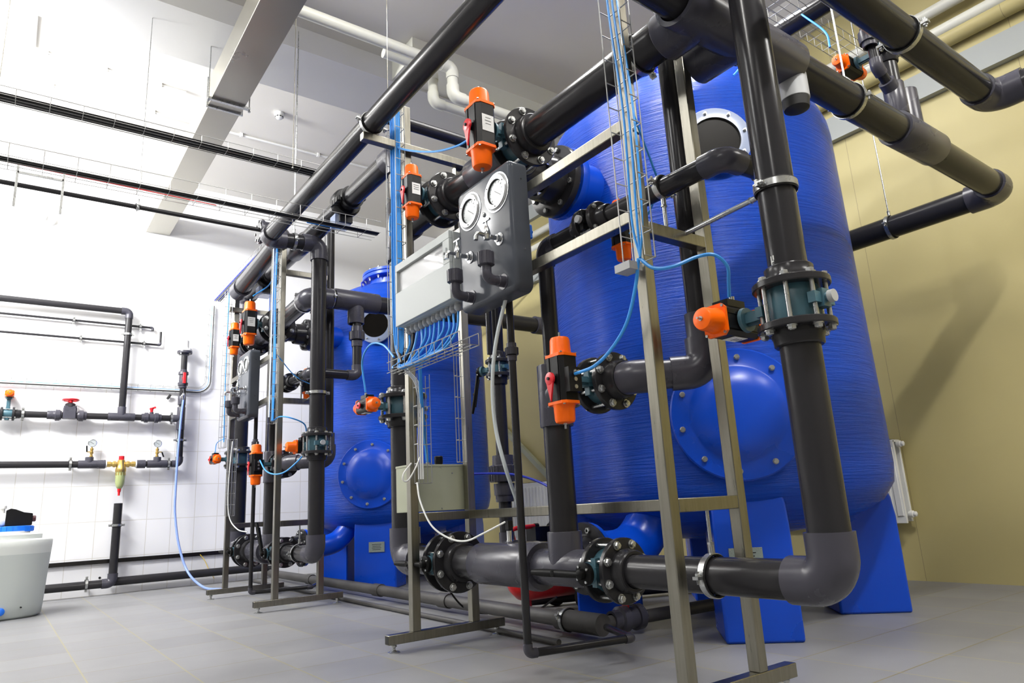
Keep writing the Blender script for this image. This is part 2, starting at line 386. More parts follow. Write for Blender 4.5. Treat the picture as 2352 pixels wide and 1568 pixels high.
def clamp(label,c,a,r,rod,rodL,group,ear=None,rodr=.006,name='pipe_clamp'):
    c=V(c);a=V(a).normalized();rod=V(rod).normalized();t=thing(name,c,label,'pipe clamp',group)
    mb=MB();mb.lathe(c,a,[(-.013,r+.0005),(-.016,r+.006),(.016,r+.006),(.013,r+.0005)],RUB,36,caps=False);mb.build('rubber_liner',t)
    mb=MB();mb.lathe(c,a,[(-.011,r+.005),(-.011,r+.009),(.011,r+.009),(.011,r+.005)],ZINC,36,caps=False)
    e=V(ear).normalized() if ear is not None else rod.cross(a).normalized()
    for sg in(1,-1):
        p=c+e*sg*(r+.020);mb.box(p,(.014,.011,.005),ZINC,(e,a,e.cross(a)))
        mb.lathe(p-e.cross(a)*.02,e.cross(a),[(0,.005),(.04,.005)],ZINC,8);mb.hexn(p,e.cross(a),.006,.014,.009,ZINC)
    mb.build('steel_band',t)
    if rodL>0:
        mb=MB();mb.lathe(c+rod*(r+.006),rod,[(0,.010),(.03,.010),(.03,rodr),(rodL-r,rodr)],ZINC,12)
        mb.hexn(c+rod*(r+.036),rod,0,.008,.012,ZINC);mb.build('support_rod',t)
    return t
def spline(pts,k=8):
    pts=[V(p) for p in pts];out=[]
    P=[pts[0]*2-pts[1]]+pts+[pts[-1]*2-pts[-2]]
    for i in range(1,len(P)-2):
        for j in range(k):
            t=j/k;a,b,c,d=P[i-1:i+3]
            out.append(.5*((2*b)+(c-a)*t+(2*a-5*b+4*c-d)*t*t+(3*b-a-3*c+d)*t*t*t))
    out.append(pts[-1]);return out
def cable(label,pts,r,m,group=None,name='cable',cat='cable',k=8,n=8):
    mb=MB();mb.sweep(spline(pts,k),r,m,n);return tag(mb.build(name),label,cat,group)
def wire_tray(label,path,side,up,w,h,group=None,step=.1,r=.0024,nb=4,cat='cable tray',name='wire_cable_tray'):
    """open basket along a path; side = width direction, up = open direction"""
    mb=MB();side=V(side).normalized();up=V(up).normalized();path=[V(p) for p in path]
    cols=[(-w/2+w*i/(nb-1),0) for i in range(nb)]+[(-w/2,h),(w/2,h)]
    def off(i):
        return up[i] if isinstance(up,list) else up
    for x,y in cols:mb.sweep([p+side*x+up*y for p in path],r,WIRE,5)
    L=0
    for i in range(len(path)-1):
        a,b=path[i],path[i+1];d=(b-a).length;q=(-L)%step
        while q<=d+1e-6:
            p=a+(b-a)*(q/d);mb.sweep([p+side*(-w/2)+up*h,p+side*(-w/2),p+side*(w/2),p+side*(w/2)+up*h],r,WIRE,5)
            q+=step
        L+=d
    return tag(mb.build(name),label,cat,group)
# ================================================================= SETTING
CZ=4.8;WY=8.75;WX=5.3
def slab(name,c,h,m):
    mb=MB();mb.box(c,h,m);return struct(mb.build(name))
slab('floor',(0.6,2.4,-.1),(4.9,6.55,.1),FLOOR)
slab('ceiling',(0.6,2.4,CZ+.1),(4.9,6.55,.1),CEIL)
slab('wall_left',(0.6,WY+.1,2.4),(4.9,.1,2.5),WTILE)
slab('wall_right',(WX+.1,2.4,2.4),(.1,6.45,2.5),YWALL)
slab('wall_back',(-4.3+.0,2.4,2.4),(.1,6.55,2.5),mat('painted_wall',(.30,.30,.29),.7))
slab('wall_near',(0.6,-4.1,2.4),(4.9,.1,2.5),mat('dull_painted_wall',(.30,.28,.22),.7))
# ceiling beam along X and its neighbours
slab('trim_1',(.5,5.48,4.69),(4.8,.33,.11),SOFF)
slab('trim_2',(3.95,4.95,4.70),(1.35,.20,.10),CREAM)  # pale box stands in for the beam's lit side face
slab('trim_3',(WX-.09,2.4,4.65),(.09,6.3,.15),CEIL)
slab('trim_4',(WX-.03,2.4,3.53),(.03,6.3,.10),mat('grey_painted_steel_beam',(.33,.35,.34),.55))
slab('trim_5',(WX-.03,6.9,4.38),(.03,1.8,.10),mat('grey_painted_steel_rail',(.36,.38,.37),.55))
mb=MB();mb.lathe((WX-.06,-3.8,3.78),Y1,[(0,.06),(12.5,.06)],YWALL,20);struct(mb.build('trim_6'))
def P2(name,label,pts,r,m,cat='pipe',group=None,fm=None):return pipe_run(name,label,cat,pts,r,group,m,fm=fm or m)
P2('wall_conduit','upper pale round pipe running along the top of the yellow wall',[(5.2,-3.5,4.02),(5.2,8.6,4.02)],.042,CREAM)
P2('wall_conduit','lower pale round pipe along the yellow wall above the grey rail',[(5.2,-3.5,3.84),(5.2,8.6,3.84)],.042,CREAM)
# duct
t=thing('ventilation_duct',(1.24,2,4.1),'flat rectangular galvanised metal duct crossing under the ceiling to the white wall','duct')
mb=MB();mb.box((1.245,2.45,4.225),(.135,3.2,.125),DUCT);mb.build('duct_section',t,bevel=.004)
mb=MB();mb.box((1.245,7.2,4.225),(.130,1.55,.122),DUCT);mb.build('duct_section',t,bevel=.004)
mb=MB();mb.box((1.245,5.63,4.225),(.150,.012,.14),ZINC);mb.build('joint_flange',t,bevel=.002)
mb=MB()
mb.bar((1.08,5.50,4.09),(1.42,5.50,4.09),.03,.02,ZINC)
for x in(1.085,1.415):
    mb.cyl((x,5.50,4.07),(x,5.50,CZ),.005,ZINC,8);mb.hexn((x,5.5,4.06),Z1,0,.012,.011,ZINC)
mb.build('hanger',t)
# smoke detector
t=thing('smoke_detector',(1.99,6.55,CZ),'round white smoke detector on the pale ceiling near the white wall','smoke detector')
mb=MB();mb.lathe((1.99,6.55,CZ),-Z1,[(0,.05),(.015,.052),(.03,.048)],WHITEP,28);mb.build('mounting_base',t)
mb=MB();mb.lathe((1.99,6.55,CZ),-Z1,[(.028,.038),(.045,.040),(.06,.034),(.066,.015)],WHITEP,24)
for i in range(8):
    a=i*math.pi/4;mb.box((1.99+.038*math.cos(a),6.55+.038*math.sin(a),CZ-.046),(.003,.010,.005),BLK,(V((math.cos(a),math.sin(a),0)),V((-math.sin(a),math.cos(a),0)),Z1))
mb.build('sensor_head',t)
# ceiling conduits
for y,l,x0,x1 in((6.62,'thin white conduit clipped to the ceiling ahead of the smoke detector',-3,1.1),(7.15,'thin white conduit clipped to the ceiling nearest the white wall',-3,4.8)):
    mb=MB();mb.cyl((x0,y,CZ-.02),(x1,y,CZ-.02),.012,WHITEP,12)
    for i in range(9):
        x=x0+(x1-x0)*(i+.5)/9;mb.box((x,y,CZ-.018),(.012,.02,.018),WHITEP)
    tag(mb.build('ceiling_conduit'),l,'conduit','white ceiling conduits')
tag(MB().cyl((-.13,6.0,CZ-.012),(-.13,6.6,CZ-.012),.010,WHITEP,12).build('ceiling_conduit'),'short white conduit crossing between two ceiling conduits at the upper left','conduit')
# white pipes beside beam
P2('drain_pipe','thick white pipe along the ceiling beam dropping through two elbows',[(-3.5,4.50,4.42),(2.85,4.50,4.42),(2.85,4.50,4.14),(3.9,4.50,4.14)],.047,CREAM,group='white pipes at the ceiling beam')
P2('drain_pipe','second white pipe bent down beside the thick white beam pipe',[(2.3,4.72,4.50),(2.78,4.72,4.50),(2.78,4.72,4.18),(3.9,4.72,4.18)],.043,CREAM,group='white pipes at the ceiling beam')
P2('drain_pipe','short white pipe with swept end high on the white wall above the tank',[(-2,8.6,4.03),(0.02,8.6,4.05),(.18,8.74,4.05)],.055,WHITEP)
# ================================================================= TANK
def tank(cx,cy,txt,rb=.925,rt=.905,lo=(.07,-.05),lp=(0,0),dz=0.):
    c=V((cx,cy,0));t=thing('filter_tank',(cx,cy,0),txt,'tank','blue filter tanks')
    pr=[(.42,.05),(.43,.30),(.47,.55),(.52,.72),(.59,.85),(.68,.912),(.78,rb),(1.6,(rb+rt)/2),(2.72+dz,rt)]
    for i in range(1,11):
        a=math.pi/2*i/10*.86;pr.append((2.72+dz+.50*math.sin(a)/math.sin(math.pi/2*.86),.30+(rt-.30)*(math.cos(a)-math.cos(math.pi/2*.86))/(1-math.cos(math.pi/2*.86))))
    MB().lathe(c,Z1,pr,TANK,96).build('shell',t)
    MB().lathe(c+V((lo[0],lo[1],.22+dz)),Z1,[(2.94,.30),(3.10,.30)],BLUESM,40).build('neck',t)
    c0=c;c=c+V((lo[0],lo[1],.22+dz));mb=MB();mb.lathe(c,Z1,[(3.095,.29),(3.095,.375),(3.10,.38),(3.13,.38),(3.134,.375),(3.134,.35)],BLUESM,48)
    mb.lathe(c,Z1,[(3.140,.35),(3.140,.375),(3.144,.38),(3.170,.38),(3.176,.37),(3.176,0.01)],BLUESM,48)
    l=mb.build('top_lid',t)
    for i in range(16):
        a=2*math.pi*i/16+.1;p=c+V((math.cos(a)*.345,math.sin(a)*.345,0))
        b=MB();b.lathe(p,Z1,[(3.06,.008),(3.20,.008)],ZINC,8);b.hexn(p,Z1,3.176,3.192,.016,ZINC);b.hexn(p,-Z1,-3.095,-3.08,.016,ZINC);b.build('bolt',l)
    c=c0
    # legs
    for k,a in enumerate((-135,-45,45,135)):
        a=math.radians(a);d=V((math.cos(a),math.sin(a),0));w=V((-math.sin(a),math.cos(a),0))
        mb=MB();rs=[]
        for z,ro,hw in((0,.885+lp[0],.172+lp[1]),(.02,.885+lp[0],.172+lp[1]),(.50,.885+lp[0],.172+lp[1]),(.60,.875+lp[0],.170+lp[1]),(.72,.84+lp[0],.16+lp[1])):
            ri=.52
            rs.append([c+d*ro+w*hw+Z1*z,c+d*ro-w*hw+Z1*z,c+d*ri-w*hw+Z1*z,c+d*ri+w*hw+Z1*z])
        mb.rings(rs,BLUESM,flat=True);mb.build('leg',t,bevel=.012)
    a=math.radians(-135);d=V((math.cos(a),math.sin(a),0));w=V((-math.sin(a),math.cos(a),0))
    # manhole
    mc=c+d*.90+Z1*1.03;mb=MB()
    mb.lathe(mc-d*.25,d,[(0,.285),(.27,.285)],BLUESM,48)
    mb.lathe(mc,d,[(.015,.29),(.015,.312),(.020,.317),(.035,.317),(.042,.310),(.042,.235),(.050,.222),(.075,.19),(.092,.13),(.100,.06),(.101,.002)],BLUESM,64)
    mh=mb.build('manhole_cover',t)
    for i in range(10):
        an=2*math.pi*(i+.35)/10;p=mc+w*math.cos(an)*.272+Z1*math.sin(an)*.272
        b=MB();b.lathe(p,d,[(.042,.014),(.046,.014)],ZINC,14);b.hexn(p,d,.046,.058,.013,ZINC);b.build('bolt',mh)
    # plate on leg
    pc=c+d*(.888+lp[0])+Z1*.37+w*(.02 if lp[0] else -.04)
    b=MB();b.box(pc,(.004,.075,.045),PLATE,(d,w,Z1))
    for i,j in((1,1),(1,-1),(-1,1),(-1,-1)):b.lathe(pc+w*.068*i+Z1*.038*j,d,[(0,.004),(.006,.003)],ZINC,8)
    for i in range(4):b.box(pc+d*.0045+Z1*(.022-.015*i),(.0004,.045-.006*(i%2),.002),BLK,(d,w,Z1))
    b.build('name_plate',t)
    # sight glass
    a=math.radians(-131);ds=V((math.cos(a),math.sin(a),.02)).normalized();ws=Z1.cross(ds).normalized();us=ds.cross(ws)
    sc=c+V((math.cos(a),math.sin(a),0))*(rt+.004)+Z1*2.46
    mb=MB();mb.lathe(sc-ds*.06,ds,[(0,.18),(.075,.185)],BLUESM,40);mb.lathe(sc,ds,[(.015,.185),(.033,.185),(.036,.180),(.036,.130)],FROST,48,caps=False);sg=mb.build('sight_glass_ring',t)
    mb=MB();mb.lathe(sc,ds,[(.0,.135),(.030,.135),(.030,.127),(.022,.125)],RUB,40,caps=False);mb.lathe(sc,ds,[(.018,.128),(.024,.128)],DARKG,40);mb.build('glass_disc',sg)
    for i in range(8):
        an=2*math.pi*(i+.3)/8;p=sc+ws*math.cos(an)*.158+us*math.sin(an)*.158
        b=MB();b.lathe(p,ds,[(.036,.010),(.039,.010),(.039,.005),(.052,.005)],ZINC,8);b.hexn(p,ds,.039,.047,.0085,ZINC);b.build('bolt',sg)
    # lifting eyes
    for k in(150,-150,30):
        a=math.radians(k);q=c+V((math.cos(a)*.66,math.sin(a)*.66,3.06+dz))
        b=MB();b.sweep([q+V((0,0,.045))+(V((math.cos(a),math.sin(a),0))*math.cos(u)+Z1*math.sin(u))*.035 for u in [2*math.pi*i/16 for i in range(16)]],.009,NAVY,8,closed=True);b.build('lifting_eye',t)
    return t
def nozzle(t,p,r,a,txt):
    """flanged outlet on the tank shell"""
    p=V(p);a=V(a).normalized();mb=MB();mb.lathe(p,a,[(-.25,r*1.25),(-.02,r*1.25),(-.02,r*1.85),(.006,r*1.90),(.012,r*1.85)],BLUESM,36);n=mb.build('outlet_nozzle',t)
    return n
TX,TY=3.465,2.67;TX2,TY2=3.43,6.72
T1=tank(TX,TY,'large blue fibreglass filter tank with domed manhole behind the nearer steel rack')
T2=tank(TX2,TY2,'blue filter tank farther away behind the distant rack by the white wall',.935,.920,lo=(-.02,.0),lp=(-.06,.03),dz=-.12)
# ================================================================= RACK
TT=.0225
def rack(m,txt,zt1,zt3,cross_top):
    Yn,Yf=m(1.547),m(3.283);XA,XB=1.7375,2.0875
    t=thing('pipe_rack',(XA,Yn,0),txt,'rack','stainless pipe racks')
    def bar(nm,p,q,up=Z1):
        b=MB();b.bar(p,q,.045,.045,STEEL,up=up);return b.build(nm,t,bevel=.003)
    for Y_ in(Yn,Yf):
        f=bar('foot_bar',(1.583,Y_,.0605),(2.27,Y_,.0605))
        for x in(1.5828,2.2702):
            b=MB();b.box((x,Y_,.0605),(.0008,.0185,.0185),RUB);b.build('open_end_shade',f)  # dark plate imitates the shade inside the hollow tube
        for x in(1.62,2.23):
            b=MB();b.lathe((x,Y_,0),Z1,[(0,.030),(.004,.030),(.008,.014),(.012,.008),(.038,.008)],ZINC,18);b.hexn((x,Y_,.026),Z1,0,.009,.014,ZINC);b.build('levelling_foot',f)
    zA=[(XA,Yn,zt1),(XA,Yf,zt3),(XB,Yn,2.63),(XB,Yf,2.70)]
    for x,y,z in zA:
        bar('post',(x,y,.083),(x,y,z),up=Y1)
    for Y_ in(Yn,Yf):bar('crossbar',(XA+TT,Y_,.630),(XB-TT,Y_,.630))
    bar('crossbar',(XA+TT,Yn,1.585),(XB-TT,Yn,1.585))
    bar('crossbar',(1.44 if not cross_top else 1.66,Yf-.045,2.705),(2.13,Yf-.045,2.705))
    if cross_top:bar('crossbar',(XA+TT,Yn,2.67),(XB+.03,Yn,2.67))
    bar('beam',(XB,Yn+TT,.630),(XB,Yf-TT,.630));bar('beam',(XA,Yn+TT,1.634),(XA,Yf-TT,1.634));bar('beam',(XA,Yn+TT,1.992),(XA,Yf-TT,1.992))
    return t
def unit(k,m,top,tank_c,T):
    W='near' if k==1 else 'far'
    w='on the nearer rack' if k==1 else 'on the farther rack'
    G=lambda s:s
    Yr1,Yr2,Yr3=m(1.126),(2.296 if k==1 else 6.24),m(3.73)
    rs=.0597;rb=.076;H=1.92
    rack(m,'nearer stainless steel rack of square tubes carrying the grey pipework' if k==1 else 'farther stainless steel rack of square tubes beside the white tiled wall',3.0,3.0,k==2)
    # ---- R1
    zv=1.205
    yA=m(2.015)
    t=pipe_run('drop_pipe','thick dark pipe dropping to a big low elbow before '+('the large near tank' if k==1 else 'the far tank'),'pipe',[(H,Yr1,zv-.07),(H,Yr1,.40),(H,yA-.06,.40)],rs,'rack riser pipes')
    if k==1:
        t=pipe_run('riser_pipe','tall thick dark grey pipe rising out of the picture before the near tank','pipe',[(H,Yr1,zv+.07),(H,Yr1,3.2)],.0585,'rack riser pipes')
        mb=MB()
        def mk(an,z,hw,hh):
            a=math.radians(an);d=V((math.cos(a),math.sin(a),0));mb.box(V((H,Yr1,z))+d*.0588,(.0006,hw,hh),WHITEC,(d,Z1.cross(d),Z1))
        mk(163,1.347,.0016,.017);mk(172,1.357,.0016,.007);mk(168,1.346,.0040,.002);mb.build('painted_mark',t)
    else:
        pipe_run('overhead_pipe','long dark pipe rising from the far rack then turning overhead toward the viewer','pipe',[(H,Yr1,zv+.07),(H,Yr1,2.83),(1.5,Yr1,2.80),(1.5,-1.2,2.80)],.0605)
    valve('actuated valve with sideways orange-capped actuator low on the '+('foremost near pipe' if k==1 else 'right-hand far pipe'),(H,Yr1,zv),Z1,rs,Y1,'actuated butterfly valves',g=X1,side=1,gap=.066,dist=.225,manifold=True)
    clamp('zinc clamp tying the '+('foremost tall pipe' if k==1 else 'far tall pipe')+' to the rack crossbar',(H,Yr1,1.60),Z1,rs,V((.04,m(1.547)-Yr1,.0)),abs(m(1.547)-Yr1),'pipe clamps',rodr=.009)
    # ---- lower header
    valve('black-levered butterfly valve '+('beside the front post' if k==1 else 'nearest the front post')+', lower header '+w,(H,yA,.40),Y1,.0625,-X1,'levered butterfly valves',kind='lever',gap=.052,dist=.19,levdir=(Y1 if k==1 else V((0,.45,.9))),s=1.0)
    fatY0,fatY1=(2.47,2.93) if k==1 else (m(2.55),m(2.95))
    yB=m(3.195)
    t=thing('lower_header',(H,yA,.4),'horizontal grey header pipe with tees near the floor '+w,'pipe','lower header pipes')
    MB().cyl((H,yA+.06,.4),(H,fatY0+.02,.4),.0625,PVC,28).build('pipe',t)
    tee(t,(H,Yr2,.4),Y1,Z1,.175,.074,.0625,.145,.072)
    mb=MB();mb.lathe((H,fatY0-.02,.4),Y1,[(0,.07),(0,.098),(.02,.104),(.06,.104),(.06,.095)],FIT,32,caps=False);mb.build('reducer',t)
    ny=TY if k==1 else tank_c[1]-.15
    tee(t,(H,(fatY0+fatY1)/2,.4),Y1,X1,(fatY1-fatY0)/2,.0955,.08,.17,.094)
    MB().cyl((H,fatY1-.02,.4),(H,yB-.06,.4),.080,PVC,28).build('pipe',t)
    yo=2.59 if k==1 else (fatY0+fatY1)/2
    MB().cyl((H,yo,.4),(2.42,yo,.4),.084,PVC,28).build('pipe',t)
    mb=MB();mb.lathe((2.27,yo,.4),X1,[(-.07,.09),(-.07,.108),(0,.115),(0,.165),(.02,.168),(.024,.165)],PVC,36)
    fl=mb.build('outlet_flange',t)
    for i in range(8):
        an=2*math.pi*(i+.5)/8;b=MB();p=V((2.27,yo+.138*math.cos(an),.4+.138*math.sin(an)))
        b.lathe(p,-X1,[(-.05,.007),(.012,.007)],ZINC,8);b.hexn(p,-X1,0,.012,.015,ZINC);b.build('bolt',fl)
    # blue tank elbow for the lower outlet
    yy=yo
    mb=MB();mb.sweep(spline([(2.29,yy,.4),(2.40,yy,.40),(2.52,yy-.01,.405),(2.63,yy-.0,.44),(2.72,yy-.01,.53),(2.80,yy-.02,.68)],6),.118 if k==1 else .095,BLUESM,28)
    mb.lathe((2.30,yy,.4),X1,[(0,.09),(0,.163),(.022,.163),(.026,.09)],BLUESM,32);mb.build('lower_outlet',T)
    valve('black-levered butterfly valve beside the back post, lower header '+w,(H,yB,.40),Y1,.078,-X1,'levered butterfly valves',kind='lever',gap=.052,dist=.20,levdir=Y1,s=1.0)
    if k==1:
        cable('white sensor cable looping from the rack post to the lower header',[(1.721,3.20,.803),(1.709,3.15,.710),(1.712,3.05,.592),(1.748,2.95,.529),(1.782,2.85,.513),(1.815,2.75,.544),(1.90,2.69,.590)],.0045,WHITEC)
        t=thing('pressure_transducer',(H,2.69,.49),'steel pressure sensor standing on the near lower header','sensor')
        mb=MB();mb.lathe((H,2.69,.49),Z1,[(0,.010),(.012,.016),(.014,.016),(.02,.013),(.06,.0135),(.062,.010)],CHROME,16);mb.build('body',t)
        mb=MB();mb.box((H,2.69,.575),(.013,.013,.02),BLK);mb.lathe((H,2.69,.585),V((-.5,.86,0)),[(0,.009),(.035,.008)],BLK,10);mb.build('connector',t)
    clamp('zinc clamp hanging the lower header from the crossbar '+w,(H,m(1.547),.40),Y1,.0625,Z1,.245,'pipe clamps',ear=X1)
    # ---- R3
    t=pipe_run('drop_pipe','thick dark pipe with floor-level elbow behind the back post '+w,'pipe',[(H,Yr3,1.21),(H,Yr3,.40),(H,yB+.06,.40)],rb,'rack riser pipes')
    z3=1.275
    valve('actuated valve with horizontal orange-capped actuator on the leftmost riser '+w,(H,Yr3,z3),Z1,rb,-X1,'actuated butterfly valves',g=Y1,side=1,gap=.062,s=.82,dist=.235,manifold=True)
    t=thing('riser_pipe',(H,Yr3,z3+.07),'leftmost thick dark riser with tee and top elbow '+w,'pipe','rack riser pipes')
    mb=MB()
    ztop=2.97
    arc,_=fillet(V((H,Yr3,ztop)),Z1,Y1 if k==1 else -Y1,.086)
    mb.sweep([(H,Yr3,z3+.07)]+arc+[(H,Yr3+(.2 if k==1 else -.2),ztop)],.072,PVC,26);mb.build('pipe',t)
    if k==1:
        mb=MB()
        for z_,hw,hh in((1.440,.004,.0012),(1.430,.004,.0012),(1.420,.004,.0012),(1.430,.0012,.011)):
            a=math.radians(176 if hw>.003 else 174);d=V((math.cos(a),math.sin(a),0));mb.box(V((H,Yr3,z_))+d*.0724,(.0006,hw,hh),WHITEC,(d,Z1.cross(d),Z1))
        mb.build('painted_mark',t)
    elbow(t,(H,Yr3,ztop),Z1,Y1 if k==1 else -Y1,.072)
    tee(t,(H,Yr3,2.397),Z1,-Y1,.195,.088,.072,.17,.086)
    # ---- header top
    yT=m(3.16);yA2=m(2.415)
    valve('smaller upright orange-capped valve far along the upper header '+w,(H,yT,2.397),Y1,rb,-X1,'actuated butterfly valves',g=Z1,side=1,gap=.058,s=.98,dist=.215)
    valve('larger upright orange-capped valve on the upper header '+w,(H,yA2,2.397),Y1,.078,-X1,'actuated butterfly valves',g=Z1,side=1,gap=.065,s=1.24,dist=.245)
    t=thing('upper_header',(H,m(1.33),2.397),'thick dark upper header pipe running between flanged valves '+w,'pipe','upper header pipes')
    MB().cyl((H,yT+.06,2.397),(H,Yr3-.1,2.397),rb,PVC,28).build('pipe',t)
    y0=m(2.66);fr=1.30 if k==1 else 1.0
    MB().cyl((H,yA2+.06,2.397),(H,yT-.06,2.397),rb,PVC,28).build('pipe',t)
    tee(t,(H,y0,2.397),Y1,X1,.17 if k==1 else .13,.092,rb,.16,.090)
    nx=2.33 if k==1 else 2.27
    MB().cyl((H+.14,y0,2.397),(nx+.1,y0,2.397),.078,PVC,28).build('pipe',t)
    mb=MB();mb.lathe((nx,y0,2.397),X1,[(-.12,.081*fr),(-.12,.098*fr),(-.02,.105*fr),(-.02,.152*fr),(0,.155*fr),(.02,.152*fr)],PVC,36,caps=False)
    fl=mb.build('outlet_flange',t)
    for i in range(8):
        an=2*math.pi*(i+.5)/8;b=MB();p=V((nx,y0+.128*fr*math.cos(an),2.397+.128*fr*math.sin(an)))
        b.lathe(p,-X1,[(-.09,.008),(.035,.008)],ZINC,8);b.hexn(p,-X1,.022,.036,.015,ZINC);b.build('bolt',fl)
    mb=MB();mb.lathe((nx+.05,y0,2.397),X1,[(-.01,.08),(-.01,.152*fr),(.02,.156*fr),(.035,.152*fr),(.035,.11*fr),(.45,.11*fr)],BLUESM,36);mb.build('upper_outlet',T)
    # ---- overhead along X
    if k==1:
        MB().cyl((H,1.40,2.397),(H,yA2-.06,2.397),.0775,PVC,30).build('pipe',t)
        clamp('zinc clamp with black liner on the thick upper header before the big tee',(H,1.62,2.397),Y1,.0775,Z1,.0,'pipe clamps',ear=V((-.7,0,.7)))
        t=thing('overhead_pipe',(1.0,1.33,2.397),'thick black overhead pipe with large tee crossing above the near tank','pipe')
        mb=MB()
        arc,_=fillet(V((4.72,1.33,2.36)),X1,Y1,.088);mb.sweep([(.9,1.33,2.44),(2.0,1.33,2.40)]+arc+[(4.72,4.2,2.36)],.0745,PVC,28);mb.build('pipe',t)
        tee(t,(2.16,1.33,2.397),X1,Y1,.36,.094,.075,.20,.094)
        mb=MB();mb.lathe((1.93,1.33,2.397),Y1,[(0,.094),(.16,.094),(.164,.09),(.164,.077)],FIT,30,caps=False);mb.build('tee_fitting',t)
        elbow(t,(4.72,1.33,2.36),X1,Y1,.0745)
        mb=MB();mb.lathe((2.52,1.33,2.397),-Z1,[(0,.058),(.165,.058),(.168,.055)],GREYP,28);mb.lathe((2.52,1.33,2.23),-Z1,[(0,.056),(.04,.050),(.05,.03)],RUB,24);mb.build('reducer',t)
        tee(t,(3.63,1.33,2.38),X1,Z1,.21,.088,.0745,.27,.056)
        clamp('zinc clamp with long hanging rod on the overhead pipe right of the near tank',(2.99,1.33,2.385),X1,.0745,Z1,2.35,'pipe clamps',ear=V((0,-1,-.2)),rodr=.005)
        clamp('zinc clamp with thin rod where the overhead pipe returns along the yellow wall',(4.72,1.98,2.36),Y1,.0745,Z1,2.4,'pipe clamps',ear=V((-1,0,.1)),rodr=.005)
        # small by-pass line
        xs=2.20
    else:
        ye=m(1.33)
        t2=thing('overhead_pipe',(H,ye,2.43),'thick dark pipe turning from the far upper header across the far tank','pipe')
        mb=MB();arc,_=fillet(V((H,ye,2.43)),-Y1,X1,.088);mb.sweep([(H,yA2-.06,2.40)]+arc+[(4.40,ye,2.45)],.0745,PVC,28);mb.build('pipe',t2)
        elbow(t2,(H,ye,2.43),-Y1,X1,.0745);tee(t2,(2.31,ye,2.44),X1,-Z1,.20,.088,.0745,.20,.070)
        mb=MB();mb.lathe((4.38,ye,2.45),X1,[(-.14,.0745),(-.14,.09),(.05,.09)],FIT,28);mb.build('coupling',t2)
        clamp('clamp at the bend of the far upper header',(H,ye+.17,2.42),Y1,.0745,Z1,0,'pipe clamps',ear=V((-.7,0,.7)))
        clamp('black-lined clamp on the far pipe crossing left of its tee',(2.15-.06,ye,2.435),X1,.0745,Z1,0,'pipe clamps')
        xs=2.31
    # ---- R2
    t=thing('riser_pipe',(H,Yr2,.52),'middle dark riser with grey sleeve tee and narrow top elbow '+w,'pipe','rack riser pipes')
    MB().cyl((H,Yr2,.52),(H,Yr2,1.05),rs,PVC,28).build('pipe',t)
    tee(t,(H,Yr2,1.115),Z1,-Y1,.135,.072,rs,.12,.070)
    ys=m(1.305)
    mb=MB();path=[V((H,Yr2,1.2))];arc,_=fillet(V((H,Yr2,1.80)),Z1,-Y1,.045);path+=arc
    yv=m(1.965)
    path+=[V((H,yv+.05,1.80))];mb.sweep(path,.037,PVC,22);mb.build('pipe',t)
    elbow(t,(H,Yr2,1.80),Z1,-Y1,.037)
    valve('small flanged valve with actuator hanging beyond the mid beam '+w,(H,yv,1.80),Y1,.040,X1,'actuated butterfly valves',g=Z1,side=1,gap=.045,nb=4,s=.85,dist=.165,boss=True,bodym=BLK,ind=False)
    zl=2.27
    t=thing('bypass_pipe',(H,yv,1.8),'slim dark bypass pipe with rounded elbow behind the tall pipe '+w,'pipe','bypass pipes')
    p=[V((H,yv-.05,1.80)),V((H,ys,1.79)),V((xs,ys-.0,1.79)),V((xs,ys,zl))]
    if k==1:p[1].y=1.30;p[2].y=1.285;p[3].y=1.285;p[3].z=2.31
    mb=MB();path=[p[0]]
    for i in(1,2):
        A=(p[i]-p[i-1]).normalized();B=(p[i+1]-p[i]).normalized();arc,_=fillet(p[i],A,B,.048);path+=arc;elbow(t,p[i],A,B,.038)
    path.append(p[3]);mb.sweep(path,.038,PVC,22);mb.build('pipe',t)
    if k==2:union(t,(xs,p[2].y,2.13),Z1,.036)
    clamp('zinc clamp with short post carrying the slim bypass pipe '+w,(H,m(1.582),1.80),Y1,.038,-Z1,.19,'pipe clamps',ear=V((-1,0,.2)),rodr=.008)
    # ---- R2T valve and R4
    yv2=Yr2-.32 if k==1 else Yr2-.30
    valve('upright orange-capped valve with red pointer beside the middle riser '+w,(H,yv2,1.115),Y1,.060,-X1,'actuated butterfly valves',g=Z1,side=1,manifold=True,gap=.055,s=1.02,dist=.225)
    d=V((1,-1,0)).normalized();b0=V((H,yv2-.135,1.115));b1=b0+d*(.285 if k==1 else .345)
    t=pipe_run('side_riser','dark pipe bending from the middle valve and rising behind posts '+w,'pipe',[(H,yv2-.06,1.115),b0,b1,(b1.x,b1.y,1.34)],.056,'side riser pipes',mat_=FIT)
    MB().cyl((b1.x,b1.y,1.2),(b1.x,b1.y,2.62 if k==1 else 3.25),.0445,PVC,24).build('pipe',t)
    # ---- panel
    pc=(m(2.14)+m(2.572))/2;ph=(m(2.572)-m(2.14))/2
    t=thing('sampling_station',(1.63,pc,1.52),'glossy grey sampling panel with two gauges and two taps '+w,'panel','sampling panels')
    MB().rrect((1.715,pc,1.815),(-X1,-Y1,Z1),ph,.295,.035,.088,PANEL,edge=.020).build('back_board',t,ang=60)
    sc=1 if k==1 else .824
    def py(y):return m(y)
